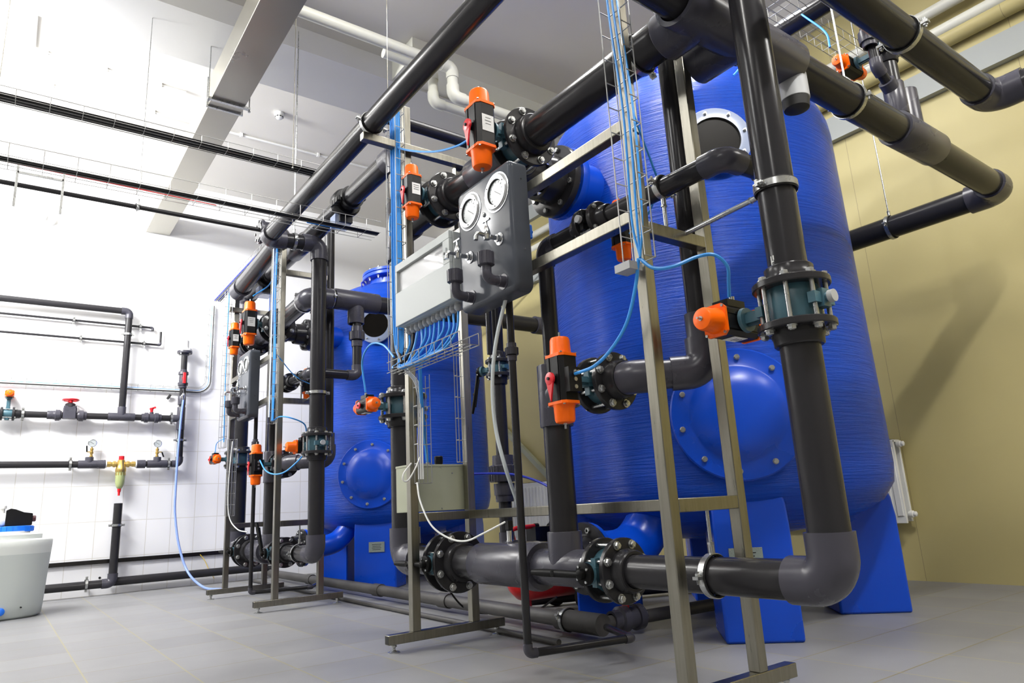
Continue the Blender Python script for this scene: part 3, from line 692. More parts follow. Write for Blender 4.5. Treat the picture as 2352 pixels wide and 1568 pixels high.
    for (y,z) in((2.462,1.985),(2.245,1.990)):
        q=V((1.627,py(y),z));mb=MB()
        mb.lathe(q,-X1,[(0,.082*sc),(.004,.082*sc),(.006,.078*sc),(.012,.076*sc),(.012,.058*sc),(.009,.056*sc)],GRING,48,caps=False)
        mb.lathe(q,-X1,[(.0095,.0565*sc),(.001,.0545*sc)],RUB,40,caps=False)
        mb.lathe(q,-X1,[(.0005,.0905*sc),(.003,.0900*sc),(.0032,.0835*sc)],CHROME,48,caps=False)
        mb.lathe(q,-X1,[(.0022,.0870*sc),(.0024,.0820*sc)],RUB,48,caps=False)
        
        g_=mb.build('gauge_flange',t)
        mb=MB();mb.lathe(q,-X1,[(0,.053*sc),(.003,.053*sc)],DIAL,40)
        for i in range(11):
            a=math.radians(-45+27*i);dd=-Y1*math.cos(a)+Z1*math.sin(a);mb.box(q-X1*.0035+dd*.045*sc,(.0004,.004*sc,.0008),BLK,(X1,dd,X1.cross(dd)))
        dd=(-Y1*.8-Z1*.6);mb.box(q-X1*.004+dd*.015*sc,(.0005,.028*sc,.0012),BLK,(X1,dd,X1.cross(dd)));mb.build('dial',g_)
        for i in range(3):
            a=i*2.09+.5;mb=MB();mb.lathe(q+(-Y1*math.cos(a)+Z1*math.sin(a))*.067*sc,-X1,[(.012,.004),(.014,.003)],BLK,8);mb.build('screw',g_)
    mb=MB();mb.lathe((1.627,py(2.35),1.925),-X1,[(0,.011),(.006,.010),(.009,.004)],CHROME,14);mb.build('knob',t)
    for (y,z) in((2.474,1.765),(2.238,1.770)):
        q=V((1.627,py(y),z));mb=MB()
        mb.lathe(q,-X1,[(0,.028),(.004,.028),(.008,.012),(.012,.012),(.012,.017),(.02,.017),(.022,.010),(.055,.010)],CHROME,18)
        mb.lathe(q-X1*.068-Z1*.016,Z1,[(0,.013),(.02,.017),(.04,.015),(.055,.010),(.068,.005),(.085,.005)],CHROME,16)
        mb.sweep(spline([q-X1*.06,q-X1*.09+Z1*.004,q-X1*.118,q-X1*.124-Z1*.028],5),.0095,CHROME,12)
        b_=mb.build('tap',t)
        mb=MB();mb.bar(q-X1*.068+Z1*.070-Y1*.026,q-X1*.068+Z1*.070+Y1*.026,.009,.007,CHROME);mb.build('tap_handle',b_)
    for (y,z) in((2.476,1.575),(2.229,1.575)):
        q=V((1.627,py(y),z));mb=MB()
        mb.lathe(q,-X1,[(0,.034),(.003,.034),(.003,.024),(.03,.024),(.032,.022)],FIT,22)
        arc,_=fillet(q-X1*.085,-X1,Z1,.028);mb.sweep([q]+arc+[q-X1*.085+Z1*.06],.0215,FIT,20);e_=mb.build('pipe_elbow',t)
        mb=MB();mb.lathe(q-X1*.085+Z1*.055,Z1,[(0,.026),(.004,.034),(.058,.034),(.062,.030)],FIT,20)
        for i in range(16):
            a=i*math.pi/8;dd=V((math.cos(a),math.sin(a),0));mb.box(q-X1*.085+Z1*.087+dd*.034,(.0015,.003,.027),FIT,(dd,Z1.cross(dd),Z1))
        mb.build('ribbed_cap',e_)
    mb=MB()
    for y,z in((2.16,1.70),(2.16,2.02)):mb.lathe((1.68,py(y)-.022,z),-Y1,[(0,.004),(.003,.003)],CHROME,8)
    mb.build('screw',t)
    # thin drain
    xt=1.75;yt=m(2.365)
    pts=[(xt,yt,1.60),(xt,yt,.088),(2.23,yt-.095,.088),(2.40,yt+.24,.075)]
    t=pipe_run('panel_drain_pipe','thin dark drain pipe dropping from the sampling panel '+w,'pipe',pts,.0165,'panel drain pipes',n=18)
    union(t,(xt,yt,1.315),Z1,.0165)
    return
m1=lambda y:y
m2=lambda y:5.155+.824*(y-1.126)
unit(1,m1,3.0,(TX,TY),T1)
unit(2,m2,3.0,(TX2,TY2),T2)
# ---- joint overhead main P with wafer valves
t=thing('overhead_main',(1.92,3.95,2.97),'long grey overhead main linking the two racks above the far one','pipe')
mb=MB();mb.cyl((1.92,3.9,2.97),(1.92,7.16,2.97),.0725,PVC,28);mb.build('pipe',t)
sleeve(t,(1.92,5.62,2.97),Y1,.16,.084,.0725)
for (yv,txt) in((4.62,'black wafer valve wrapped in clear film on the overhead main'),(6.55,'black wafer valve with blue bracket at the far end of the overhead main')):
    t=thing('wafer_valve',(1.92,yv,2.97),txt,'valve','wafer valves')
    mb=MB();mb.lathe((1.92,yv,2.97),Y1,[(-.05,.074),(-.05,.10),(-.03,.112),(.03,.112),(.05,.10),(.05,.074)],BLK,32,caps=False);mb.build('valve_body',t)
    mb=MB();mb.lathe((1.92,yv-.13,2.97),Y1,[(-.012,.073),(-.012,.088),(.012,.088),(.012,.073)],BLK,28,caps=False)
    for sx in(1,-1):
        for q in range(3):mb.box((1.92+sx*.10,yv-.10+q*.045,2.97+sx*.03),(.016,.018,.020),BLK)
        mb.box((1.92+sx*.10,yv-.06,2.97+sx*.03),(.010,.075,.012),BLK)
    mb.build('clamping_lug',t)
    mb=MB();mb.box((1.92,yv+.01,2.845),(.05,.03,.03),BLK);mb.box((1.90,yv+.05,2.83),(.06,.05,.045),FILM);mb.build('wrapped_operator',t)
tag(MB().box((1.99,6.62,2.80),(.012,.05,.14),BLUEP).build('mounting_bracket'),'upright blue bracket under the far overhead wafer valve','bracket')
# OH1 clamp on crossarm, elbow clamp
clamp('zinc clamp holding the long overhead pipe on the near rack crossarm',(1.5,3.238,2.80),Y1,.0605,-Z1,.075,'pipe clamps',ear=V((-1,0,.15)))
clamp('zinc clamp with hanging rod on the far overhead elbow run',(1.71,5.155,2.815),X1,.0605,Z1,1.93,'pipe clamps',ear=V((0,-1,-.1)),rodr=.006)
mb=MB();mb.cyl((1.78,5.5,2.0),(1.78,5.5,2.75),.006,ZINC,8)
# Q pipe
t=pipe_run('overhead_pipe','short fat overhead pipe beyond the long one under the cable tray','pipe',[(1.50,5.40,2.95),(1.70,5.40,2.95),(1.70,6.70,2.85)],.076,mat_=PVC)
mb=MB();mb.lathe((1.53,5.40,2.95),-X1,[(0,.0),(0,.100),(.012,.102),(.024,.100),(.024,.03)],FIT,32);fl=mb.build('end_flange',t)
for i in range(8):
    an=2*math.pi*i/8;p=V((1.506,5.40+.084*math.cos(an),2.95+.084*math.sin(an)));b=MB();b.hexn(p,-X1,0,.012,.012,ZINC);b.build('bolt',fl)
mb=MB();mb.lathe((1.70,6.70,2.85),Y1,[(-.12,.075),(-.12,.086),(.05,.086),(.07,.07)],FIT,28);mb.build('end_cap',t)
# black small pipe to Q
P2('service_pipe','thin black pipe running along under the lower wire tray to the flanged overhead pipe',[(-3.5,5.38,2.965),(1.50,5.38,2.955)],.017,PVC)
clamp('small clamp with thin rod on the thin black overhead pipe',(.62,5.38,2.96),X1,.017,Z1,1.84,'pipe clamps',rodr=.003)
# top right pipes
pipe_run('overhead_pipe','thick dark pipe crossing the top right corner and turning toward the viewer','pipe',[(1.1,.92,2.31),(3.41,.92,2.31),(3.43,-2.5,2.36)],.0605)
P2('overhead_pipe','dark pipe passing high behind the near tank toward the ceiling corner',[(3.5,8.0,3.42),(3.5,.9,3.30)],.055,PVC)
P2('overhead_pipe','black pipe crossing behind the nearer rack post below the ceiling beam',[(1.78,3.62,3.13),(3.2,3.62,3.13)],.040,PVC)
clamp('steel clamp around the upper right corner pipe',(2.60,.92,2.31),X1,.0605,Z1,0,'pipe clamps')
# small assembly over pipe 2
t=thing('dosing_branch',(3.50,1.33,2.46),'black branch riser with side loop standing on the right overhead pipe','pipe')
MB().cyl((3.50,1.33,2.44),(3.50,1.33,2.80),.040,PVC,22).build('pipe',t)
MB().cyl((3.50,1.33,2.93),(3.50,1.33,3.4),.040,PVC,22).build('pipe',t)
sleeve(t,(3.50,1.33,2.56),Z1,.09,.050,.04)
pts=[V((3.50,1.33,2.60)),V((3.36,1.33,2.70)),V((3.33,1.33,3.3))]
mb=MB();A=(pts[1]-pts[0]).normalized();B=(pts[2]-pts[1]).normalized();arc,_=fillet(pts[1],A,B,.036);mb.sweep([pts[0]]+arc+[pts[2]],.024,PVC,18);mb.build('side_pipe',t)
elbow(t,pts[1],A,B,.026)
mb=MB();q=pts[0]+(pts[1]-pts[0])*.35;mb.lathe(q,A,[(-.06,.03),(-.06,.040),(.02,.040),(.02,.026)],FIT,22);mb.build('coupling',t)
valve('small actuated flange valve among the pipes at the top right corner',(3.50,1.33,2.865),Z1,.040,Y1,'actuated butterfly valves',g=X1,side=1,gap=.035,nb=4,s=.82,dist=.19,boss=False)
t=thing('ball_valve',(3.33,1.33,2.86),'ball valve with red and yellow handle at the top right corner','valve')
mb=MB();mb.lathe((3.33,1.33,2.86),Z1,[(-.055,.026),(-.055,.034),(-.03,.036),(-.03,.046),(.0,.048),(.03,.046),(.03,.036),(.055,.034),(.055,.026)],FIT,24,caps=False);mb.build('valve_body',t)
mb=MB();mb.lathe((3.33,1.33,2.90),V((-.8,-.5,.1)),[(.02,.022),(.06,.024),(.075,.022)],RED,18);mb.box((3.33-.06,1.33-.045,2.915),(.02,.024,.012),YEL);mb.bar((3.27,1.29,2.90),(3.20,1.30,2.885),.02,.018,RED);mb.build('handle',t)
wire_tray('short wire cable tray hanging at the top right near the yellow wall',[(3.15,1.75,3.30),(4.3,1.75,3.30)],Y1,Z1,.14,.06,step=.08)
cable('blue cable arching to the top right actuator',[(3.45,1.7,3.3),(3.36,1.55,3.05),(3.32,1.52,2.92)],.0055,BLUEC)
cable('blue cable curving past the tray behind the top right pipe',[(3.0,1.9,2.86),(3.12,1.85,2.98),(3.3,1.75,2.98),(3.42,1.62,2.90)],.0055,BLUEC)
# vertical pipes in the gap
t=thing('transfer_pipe',(2.5,3.53,.42),'dark vertical pipe with flanged hand valve and large ribbed union between the tanks','pipe')
MB().cyl((2.5,3.53,.42),(2.5,3.53,1.46),.040,PVC,22).build('pipe',t);MB().cyl((2.5,3.53,1.58),(2.5,3.53,2.1),.040,PVC,22).build('pipe',t)
union(t,(2.5,3.53,.86),Z1,.050);sleeve(t,(2.5,3.53,.74),Z1,.05,.056,.04)
elbow(t,(2.5,3.53,.42),-Z1,-Y1,.04)
MB().cyl((2.5,3.50,.42),(2.5,2.9,.42),.040,PVC,22).build('pipe',t)
valve('flanged valve with black hanging lever on the pipe between the tanks',(2.5,3.53,1.52),Z1,.043,V((-.35,.93,0)),'levered butterfly valves',kind='lever',gap=.045,nb=6,s=.8,dist=.17,levdir=V((-.1,.1,-1)),boss=False)
P2('vent_pipe','slender dark vertical pipe just left of the panel drain',[(2.42,3.50,1.6),(2.42,3.50,2.15)],.020,PVC)
# green box
t=thing('junction_box',(1.9,3.38,.655),'plain beige-grey metal box on the lower crossbar of the nearer rack','electrical box')
mb=MB();mb.box((1.935,3.39,.775),(.20,.075,.118),BOXG);mb.build('box_body',t,bevel=.003)
mb=MB();mb.box((1.935,3.39,.897),(.202,.077,.006),BOXG);mb.build('lid',t,bevel=.002)
mb=MB();mb.lathe((1.955,3.38,.903),Z1,[(0,.017),(.004,.022),(.02,.024),(.045,.024),(.05,.020)],BLK,20);mb.build('cable_gland',t)
mb=MB();mb.lathe((1.885,3.38,.903),Z1,[(0,.009),(.018,.010),(.022,.007)],ZINC,12);mb.build('cable_gland',t)
mb=MB()
for x,z in((1.93,.885),(2.0,.855),(1.93,.67)):mb.lathe((x,3.314,z),-Y1,[(0,.004),(.004,.003)],ZINC,8)
mb.build('screw',t)
# ================================================================= ENCLOSURE
t=thing('control_cabinet',(1.66,2.89,1.60),'white control cabinet with clear window and blue cables under it','electrical box')
bx0,bx1=1.60,1.712;by0,by1=2.61,3.17;bz0,bz1=1.605,1.945
mb=MB();mb.box(((bx0+.02+bx1)/2,(by0+by1)/2,(bz0+bz1)/2),((bx1-bx0-.02)/2,(by1-by0)/2,(bz1-bz0)/2),BOXW);mb.build('housing',t,bevel=.004)
def doorf():
    mb=MB();x=bx0+.008;w1=.028
    zt0,zt1=1.785,1.905
    cy=(by0+by1)/2;hy=(by1-by0)/2
    mb.box((x,cy,(bz0+zt0)/2),(.010,hy,(zt0-bz0)/2),BOXW);mb.box((x,cy,(zt1+bz1)/2),(.010,hy,(bz1-zt1)/2),BOXW)
    mb.box((x,by0+.03,(zt0+zt1)/2),(.010,.03,(zt1-zt0)/2),BOXW);mb.box((x,by1-.010,(zt0+zt1)/2),(.010,.010,(zt1-zt0)/2),BOXW)
    return mb.build('door',t,bevel=.002)
dr=doorf()
mb=MB();mb.box((bx0+.014,(by0+by1)/2+.01,1.845),(.0015,.25,.06),GLASS);mb.build('window_pane',dr)
mb=MB();mb.box((bx0+.019,(by0+by1)/2+.01,1.845),(.0015,.25,.06),mat('pale_switch_panel',(.33,.31,.32),.12,coat=.3));mb.box((bx0+.0165,by0+.10,1.875),(.001,.06,.006),BLK);mb.build('switch_panel',t)
mb=MB();mb.box((bx0-.004,by0+.035,1.835),(.004,.014,.026),BOXW);mb.lathe((bx0-.008,by0+.035,1.835),-X1,[(0,.006),(.003,.006)],BLK,10);mb.build('door_lock',dr)
NG=12
gy=[by0+.04+(by1-by0-.07)*i/(NG-1) for i in range(NG)]
for y in gy:
    mb=MB();mb.lathe((1.662,y,bz0),-Z1,[(0,.017),(.008,.017),(.010,.015),(.012,.019),(.030,.019),(.036,.013),(.042,.010)],GREYP,14);mb.build('cable_gland',t)
# trays
wire_tray('vertical wire tray on the front post of the nearer rack',[(1.70,1.51,1.44),(1.70,1.51,3.0)],Y1,-X1,.10,.05,'vertical wire trays',step=.1,nb=2)
wire_tray('vertical wire tray full of blue cables beside the back post of the nearer rack',[(1.68,3.245,1.40),(1.68,3.245,2.98)],Y1,-X1,.115,.06,'vertical wire trays',step=.1)
wire_tray('horizontal wire basket heaped with blue cables under the white cabinet',[(1.62,2.50,1.365),(1.62,3.22,1.365)],X1,Z1,.10,.055,None,step=.075)
wire_tray('lower vertical wire tray with white cables on the back post of the nearer rack',[(1.765,3.235,.80),(1.765,3.235,1.37)],X1,-Y1,.075,.045,'vertical wire trays',step=.1)
wire_tray('narrow wire tray beside the rear post behind the beige box',[(2.03,3.27,.91),(2.03,3.27,1.52)],X1,-Y1,.045,.03,'vertical wire trays',step=.12,nb=2)
wire_tray('vertical wire tray on the front post of the farther rack',[(1.70,m2(1.51),1.40),(1.70,m2(1.51),2.95)],Y1,-X1,.10,.05,'vertical wire trays',step=.1)
wire_tray('vertical wire tray on the back post of the farther rack',[(1.68,m2(3.25),1.35),(1.68,m2(3.25),2.90)],Y1,-X1,.10,.05,'vertical wire trays',step=.1)
wire_tray('short wire tray with white cable low on the back post of the farther rack',[(1.72,m2(3.16),.72),(1.72,m2(3.16),1.42)],X1,-Y1,.075,.045,'vertical wire trays',step=.1)
mb=MB();mb.box((1.665,1.555,1.425),(.03,.035,.014),GREYP);tag(mb.build('tray_bracket'),'small grey bracket at the foot of the front post wire tray','bracket')
# overhead horizontal trays
wire_tray('upper horizontal wire tray loaded with black cables below the ceiling',[(-3.5,4.33,3.0),(1.60,4.33,3.0)],Y1,Z1,.10,.05,'overhead wire trays',step=.16)
wire_tray('lower horizontal wire tray reaching the back post of the nearer rack',[(-3.5,4.36,2.635),(2.05,4.36,2.635)],Y1,Z1,.16,.085,'overhead wire trays',step=.16)
for i in range(7):
    y=4.29+.014*i;cable('black cable lying in the upper overhead wire tray',[(-3.5,y,3.008),(-1,y+.004,3.008),(.4,y-.003,3.010),(1.6,y,3.008)],.0062,BLK,'black cables in the upper overhead tray',n=6)
for i in range(3):
    y=4.31+.02*i;cable('black cable lying in the lower overhead wire tray',[(-3.5,y,2.643),(-.5,y,2.643),(2.05,y,2.643)],.007,BLK,'black cables in the lower overhead tray',n=6)
cable('thin red cable lying in the lower overhead wire tray',[(-1.2,4.40,2.68),(-.1,4.41,2.665),(.45,4.41,2.66),(.95,4.39,2.645)],.0035,FLOORD,n=6)
for i in range(3):
    cable('blue cable at the right end of the lower overhead wire tray',[(1.55,4.38+.015*i,2.66),(1.8,4.38+.015*i,2.665),(2.04,4.37+.01*i,2.67)],.0045,BLUEC,'blue cables in the lower overhead tray',n=6)
for x,zz in((.20,2.64),(-.6,2.64),(1.0,3.0),(1.42,2.64)):
    pass
for (x,y,z,l) in((-.22,4.28,2.62,'thin threaded rod holding the lower overhead tray at its left'),(1.40,4.28,2.98,'thin threaded rod dropping from the ceiling beam to the upper tray end'),(1.98,4.0,3.3,'thin threaded rod dropping behind the nearer rack from the ceiling')):
    mb=MB();mb.cyl((x,y,z),(x,y,CZ),.0028,STEEL,8);mb.hexn((x,y,z),-Z1,0,.006,.008,ZINC);tag(mb.build('hanger_rod'),l,'hanger rod','ceiling hanger rods')
mb=MB()
for x in(-.09,.12):
    mb.bar((x,4.28,2.60),(x,4.28,2.36),.012,.012,ZINC,up=Y1)
mb.bar((-.09,4.28,2.56),(.12,4.28,2.56),.012,.012,ZINC)
tag(mb.build('tray_hanger'),'empty zinc hanging bracket below the lower overhead tray','bracket')
# far tray to the wall and along the wall
wire_tray('wire tray running along the far end above the farther rack to the white wall',[(1.93,6.6,3.30),(1.93,8.66,3.30)],X1,Z1,.10,.05,'overhead wire trays',step=.1)
for i in range(4):
    cable('dark cable bundled in the tray above the farther rack',[(1.90+.02*i,6.6,3.31),(1.90+.02*i,7.7,3.312),(1.90+.02*i,8.6,3.31)],.008,BLK if i%2 else NAVY,'dark cables in the far overhead tray',n=6)
def wtr():
    arc=[(1.93-.16+.16*math.sin(a),8.70,2.17+.16-.16*math.cos(a)) for a in [math.pi/2*i/6 for i in range(7)]]
    return [(-3.5,8.70,2.17)]+arc+[(1.93,8.70,3.27)]
mb=MB();pth=[V(p) for p in wtr()]
for yy,off in((8.735,0),(8.68,0)):
    for o in(0,.07):
        q=[]
        for i,p in enumerate(pth):
            t_=(pth[min(i+1,len(pth)-1)]-pth[max(i-1,0)]).normalized();nn=V((-t_.z,0,t_.x));q.append(V((p.x,yy,p.z))+nn*o)
        mb.sweep(q,.0022,WIRE,5)
x=-3.4
while x<1.72:
    mb.sweep([(x,8.68,2.24),(x,8.735,2.24),(x,8.735,2.17),(x,8.68,2.17)],.0022,WIRE,5);x+=.13
z=2.38
while z<3.25:
    mb.sweep([(1.86,8.68,z),(1.86,8.735,z),(1.93,8.735,z),(1.93,8.68,z)],.0022,WIRE,5);z+=.13
tag(mb.build('wire_cable_tray'),'wire tray running along the white wall and curving up at its right end','cable tray')
for i,(mm,l) in enumerate(((BLK,'black cable following the wire tray along the white wall'),(WHITEC,'white cable following the wire tray along the white wall'),(BLUEC,'thin blue cable in the wire tray along the white wall'))):
    q=[(-3.5,8.705,2.180+.011*i)]+[(1.93-.16-.0+(.148-.011*i)*math.sin(a),8.705,2.33-(.148-.011*i)*math.cos(a)) for a in [math.pi/2*k_/6 for k_ in range(7)]]+[(1.918-.011*i,8.705,3.27)]
    mb=MB();mb.sweep(q,.006 if i<2 else .003,mm,6);tag(mb.build('cable'),l,'cable')
# ---- blue cables
G1='blue cables gathered in the tray above the white cabinet'
for i in range(12):
    gx=gy[i];j=i
    y0=3.205+.0065*i;xx=1.655-.006*(i%4)
    sagy=3.16-.004*i;zb=1.385+.008*(i%4)
    pts=[(xx,y0,2.96),(xx,y0+random.uniform(-.006,.006),2.4),(xx,y0,1.9),(xx-.01,3.20+.005*i-.02,1.52),(1.60+.008*(i%4),3.15-.01*(i%3),zb),(1.60+.010*(i%5),max(gx+.10,2.64),zb-.006),(1.615+.006*(i%3),gx+random.uniform(.0,.03),zb+.020),(1.645,gx+random.uniform(-.03,.02),zb+.085),(1.662,gx,bz0-.045)]
    if i==10:
        cable('black cable among the blue ones from the white cabinet',pts[3:],.009,BLK);continue
    cable('blue cable leaving the cabinet glands and climbing the nearer rack tray',pts,.0058,BLUEC,G1,k=7)
for i in range(4):
    x=1.655+.004*i;y=3.22+.02*i
    cable('white cable tied in the tray above the white cabinet',[(x,y,2.96),(x,y+.004,2.2),(x,y,1.45)],.004,WHITEC,'white cables in the nearer rack tray',n=6)
for i in range(3):
    cable('white cable down the lower tray of the nearer rack',[(1.66+.01*i,3.20,1.39),(1.735+.012*i,3.205,1.28),(1.735+.012*i,3.205,.95),(1.735+.012*i,3.205,.82)],.0042,WHITEC,'white cables in the lower tray',n=6)
for i in range(3):
    y=1.478+.024*i
    cable('blue cable running down the front post tray of the nearer rack',[(1.675,y,3.0),(1.672,y+.01,2.5),(1.678,y-.008,2.0),(1.675,y,1.6),(1.675,1.505,1.45)],.0042,BLUEC,'blue cables on the front post',n=8)
cable('blue cable curving from the front post tray to the foremost actuator',[(1.680,1.513,1.45),(1.690,1.467,1.402),(1.720,1.410,1.393),(1.800,1.371,1.428),(1.840,1.331,1.429),(1.880,1.315,1.392),(1.905,1.335,1.345),(1.922,1.352,1.30)],.0062,BLUEC)
cable('blue cable swooping from the front post tray to the middle actuator',[(1.680,1.518,1.45),(1.675,1.540,1.354),(1.670,1.590,1.242),(1.670,1.673,1.169),(1.680,1.778,1.129),(1.690,1.895,1.123)],.0062,BLUEC)
cable('thin blue cable drooping behind the front post to the small valve',[(1.700,1.490,1.991),(1.800,1.541,1.928),(1.900,1.600,1.90),(1.99,1.66,1.86),(2.02,1.75,1.78),(2.03,1.87,1.74)],.0042,BLUEC)
cable('blue cable hanging across from the tray to the large upright actuator',[(1.645,3.325,2.788),(1.645,3.281,2.729),(1.65,3.072,2.595),(1.655,2.813,2.466),(1.66,2.601,2.397),(1.66,2.475,2.378)],.0055,BLUEC)
cable('blue cable bending from the tray to the smaller upright actuator',[(1.645,3.317,2.18),(1.645,3.317,2.262),(1.65,3.305,2.316),(1.66,3.239,2.342),(1.67,3.21,2.342)],.0048,BLUEC)
cable('blue cable arching left from the basket to the riser actuator before the far tank',[(1.600,3.20,1.45),(1.600,3.327,1.544),(1.630,3.558,1.599),(1.660,3.734,1.540),(1.685,3.745,1.36)],.0055,BLUEC)
cable('thick blue cable dropping from the basket into the beige-grey box',[(1.72,3.14,1.40),(1.745,3.18,1.27),(1.80,3.26,1.097),(1.86,3.35,1.015),(1.885,3.38,.92)],.010,BLUEC)
cable('dark blue hose bowing behind the rack between the tanks',[(2.2,3.5,.86),(2.4,3.3,.84),(2.45,3.05,.76),(2.42,2.88,.66),(2.40,2.85,.50)],.007,NAVY)
cable('translucent white tube hanging from the sampling panel',[(1.69,2.29,1.56),(1.660,2.349,1.355),(1.660,2.394,1.173),(1.680,2.416,.990),(1.720,2.417,.825),(1.84,2.50,.66)],.0085,CLEARH,name='drain_tube',cat='tube')
cable('small loop of white cable sticking out of the lower tray',[(1.730,3.18,.93),(1.70,3.18,.87),(1.66,3.18,.815),(1.632,3.18,.815),(1.636,3.18,.85),(1.68,3.18,.90)],.0042,WHITEC)
cable('black cable sagging to the floor under the near lower header',[(2.25,3.9,.25),(2.45,3.95,.05),(2.60,3.8,.012),(2.70,3.60,.02),(2.75,3.4,.12)],.006,BLK)
# far rack cables
for i in range(4):
    y=m2(1.49)+.014*i
    cable('blue cable down the front post tray of the farther rack',[(1.675,y,2.95),(1.672,y+.01,2.4),(1.678,y-.008,1.9),(1.675,y,1.42)],.0055,BLUEC,'blue cables on the far front post',n=6)
for i in range(2):
    y=m2(1.55)+.012*i
    cable('white cable down the front post tray of the farther rack',[(1.66,y,2.95),(1.66,y,2.2),(1.66,y,1.45)],.005,WHITEC,'white cables on the far front post',n=6)
cable('blue cable in the back post tray of the farther rack',[(1.65,m2(3.22),2.88),(1.65,m2(3.22),2.0),(1.66,m2(3.22),1.4)],.005,BLUEC,n=6)
cable('blue cable looping to the right-hand actuator of the farther rack',[(1.690,5.50,1.52),(1.690,5.524,1.428),(1.71,5.40,1.44),(1.76,5.30,1.42),(1.88,5.33,1.38),(1.92,5.38,1.30)],.0055,BLUEC)
cable('blue cable looping under the farther middle actuator',[(1.690,5.816,1.139),(1.690,5.656,1.046),(1.690,5.42,1.00),(1.72,5.25,1.01),(1.80,5.20,1.09),(1.87,5.25,1.16)],.0055,BLUEC)
cable('blue cable bending to the leftmost far actuator',[(1.68,7.28,1.33),(1.685,7.27,1.42),(1.690,7.158,1.443),(1.690,6.95,1.442)],.004,BLUEC)
cable('thin blue cable trailing behind the farther front post',[(1.70,5.47,1.95),(1.85,5.5,1.80),(1.98,5.45,1.72),(2.02,5.40,1.70)],.004,BLUEC)
cable('blue cable falling from the far overhead main to an actuator',[(1.9,6.2,2.95),(1.85,6.25,2.8),(1.70,6.22,2.66)],.006,BLUEC)
cable('white cable curling from the low far tray to the lower header',[(1.72,m2(3.13),1.40),(1.70,m2(3.13),1.0),(1.71,m2(3.10),.72),(1.76,m2(2.98),.60),(1.82,m2(2.86),.57)],.005,WHITEC)
# ================================================================= FLOOR PIPES
t=thing('floor_pipe',(2.47,2.72,.07),'thick dusty grey pipe lying along the floor behind both racks','pipe')
FP=mat('dusty_grey_pipe',(.058,.055,.052),.5,noise=.35,nscale=25)
MB().cyl((2.44,2.95,.075),(2.60,8.40,.075),.040,FP,24).build('pipe',t)
mb=MB();mb.lathe((2.43,2.70,.075),V((.01,1,0)),[(-.04,.02),(-.04,.052),(.30,.052),(.30,.04)],FP,28);mb.build('coupling',t)
for y in(4.25,5.35,7.0):
    x=2.44+(y-2.95)*.0294;mb=MB();mb.lathe((x,y,.075),Y1,[(-.06,.041),(-.06,.048),(.06,.048),(.06,.041)],FP,24,caps=False);mb.build('coupling',t)
MB().cyl((2.43,2.70,.075),(3.6,2.62,.075),.032,FP,22).build('pipe',t)
clamp('small zinc clamp on the floor pipe near its end',(2.435,2.93,.075),Y1,.052,-Z1,.0,'pipe clamps',ear=V((-.9,0,.4)))
t=thing('ball_valve',(2.62,2.69,.075),'ribbed grey union ball valve with red handle lying on the floor','valve')
mb=MB()
a=V((1,-.07,0)).normalized();c=V((2.62,2.69,.08))
mb.lathe(c,a,[(-.10,.034),(-.10,.046),(-.055,.048),(-.05,.062),(-.01,.064),(-.01,.052),(.05,.052),(.05,.064),(.09,.062),(.095,.046),(.12,.034)],FIT,26,caps=False);mb.build('valve_body',t)
mb=MB();mb.lathe(c+Z1*.05,Z1,[(0,.018),(.03,.018)],RED,14);mb.bar(c+Z1*.085-Y1*.06,c+Z1*.085+Y1*.06,.03,.014,RED);mb.build('handle',t)
P2('floor_conduit','narrow grey conduit on the floor alongside the thick floor pipe',[(2.22,2.75,.018),(2.38,8.3,.018)],.015,FP)
P2('floor_pipe','dark pipe on the floor passing behind the tank legs toward the right',[(2.9,3.9,.06),(5.0,3.1,.06)],.045,PVC)
# ================================================================= COMPRESSOR
cp=V((2.75,3.28,0));ax=V((.62,-.78,0)).normalized()
cp=V((2.93,3.68,0));t=thing('air_compressor',cp,'red wheeled air compressor tank half hidden behind the lower header','compressor')
cp=V((2.93,3.68,0));ax=V((1,-.04,0)).normalized();sdv=V((-ax.y,ax.x,0))
mb=MB();cc=cp+Z1*.215;mb.lathe(cc,ax,[(-.30,.001),(-.298,.04),(-.28,.09),(-.24,.125),(-.20,.135),(.20,.135),(.24,.125),(.28,.09),(.298,.04),(.30,.001)],REDP,36);mb.build('air_tank',t)
mb=MB();mb.cyl(cc-ax*.17-Z1*.10,cp-ax*.17,.014,REDP,12);mb.build('leg',t)
for s_ in(1,-1):
    q=cp+ax*.16+sdv*s_*.16+Z1*.085;mb=MB();mb.lathe(q,sdv,[(-.02,.03),(-.02,.078),(-.012,.085),(.012,.085),(.02,.078),(.02,.03)],RUB,28);mb.build('wheel',t)
mb=MB();mb.box(cc+Z1*.175,(.16,.08,.04),BLK,(ax,sdv,Z1));mb.box(cc+Z1*.25-ax*.06,(.07,.055,.06),BLK,(ax,sdv,Z1))
mb.lathe(cc+Z1*.27+ax*.03,ax,[(0,.06),(.14,.06)],BLK,20);mb.build('motor',t)
mb=MB()
for i in range(6):mb.lathe(cc+Z1*.30+ax*(.06+.017*i),ax,[(0,.062),(.006,.062)],PVC,24)
mb.build('cooling_fins',t)
mb=MB();mb.sweep(spline([cc-ax*.22+Z1*.11,cc-ax*.27+Z1*.26,cc-ax*.26+Z1*.305,cc-ax*.1+Z1*.315],6),.014,REDP,12);mb.lathe(cc-ax*.1+Z1*.315,ax,[(0,.017),(.03,.017)],BLK,12);mb.build('handle',t)
mb=MB();mb.lathe(cc+Z1*.28-ax*.0-sdv*.05,Z1,[(0,.016),(.02,.018),(.03,.012)],RED,14);mb.build('pressure_knob',t)
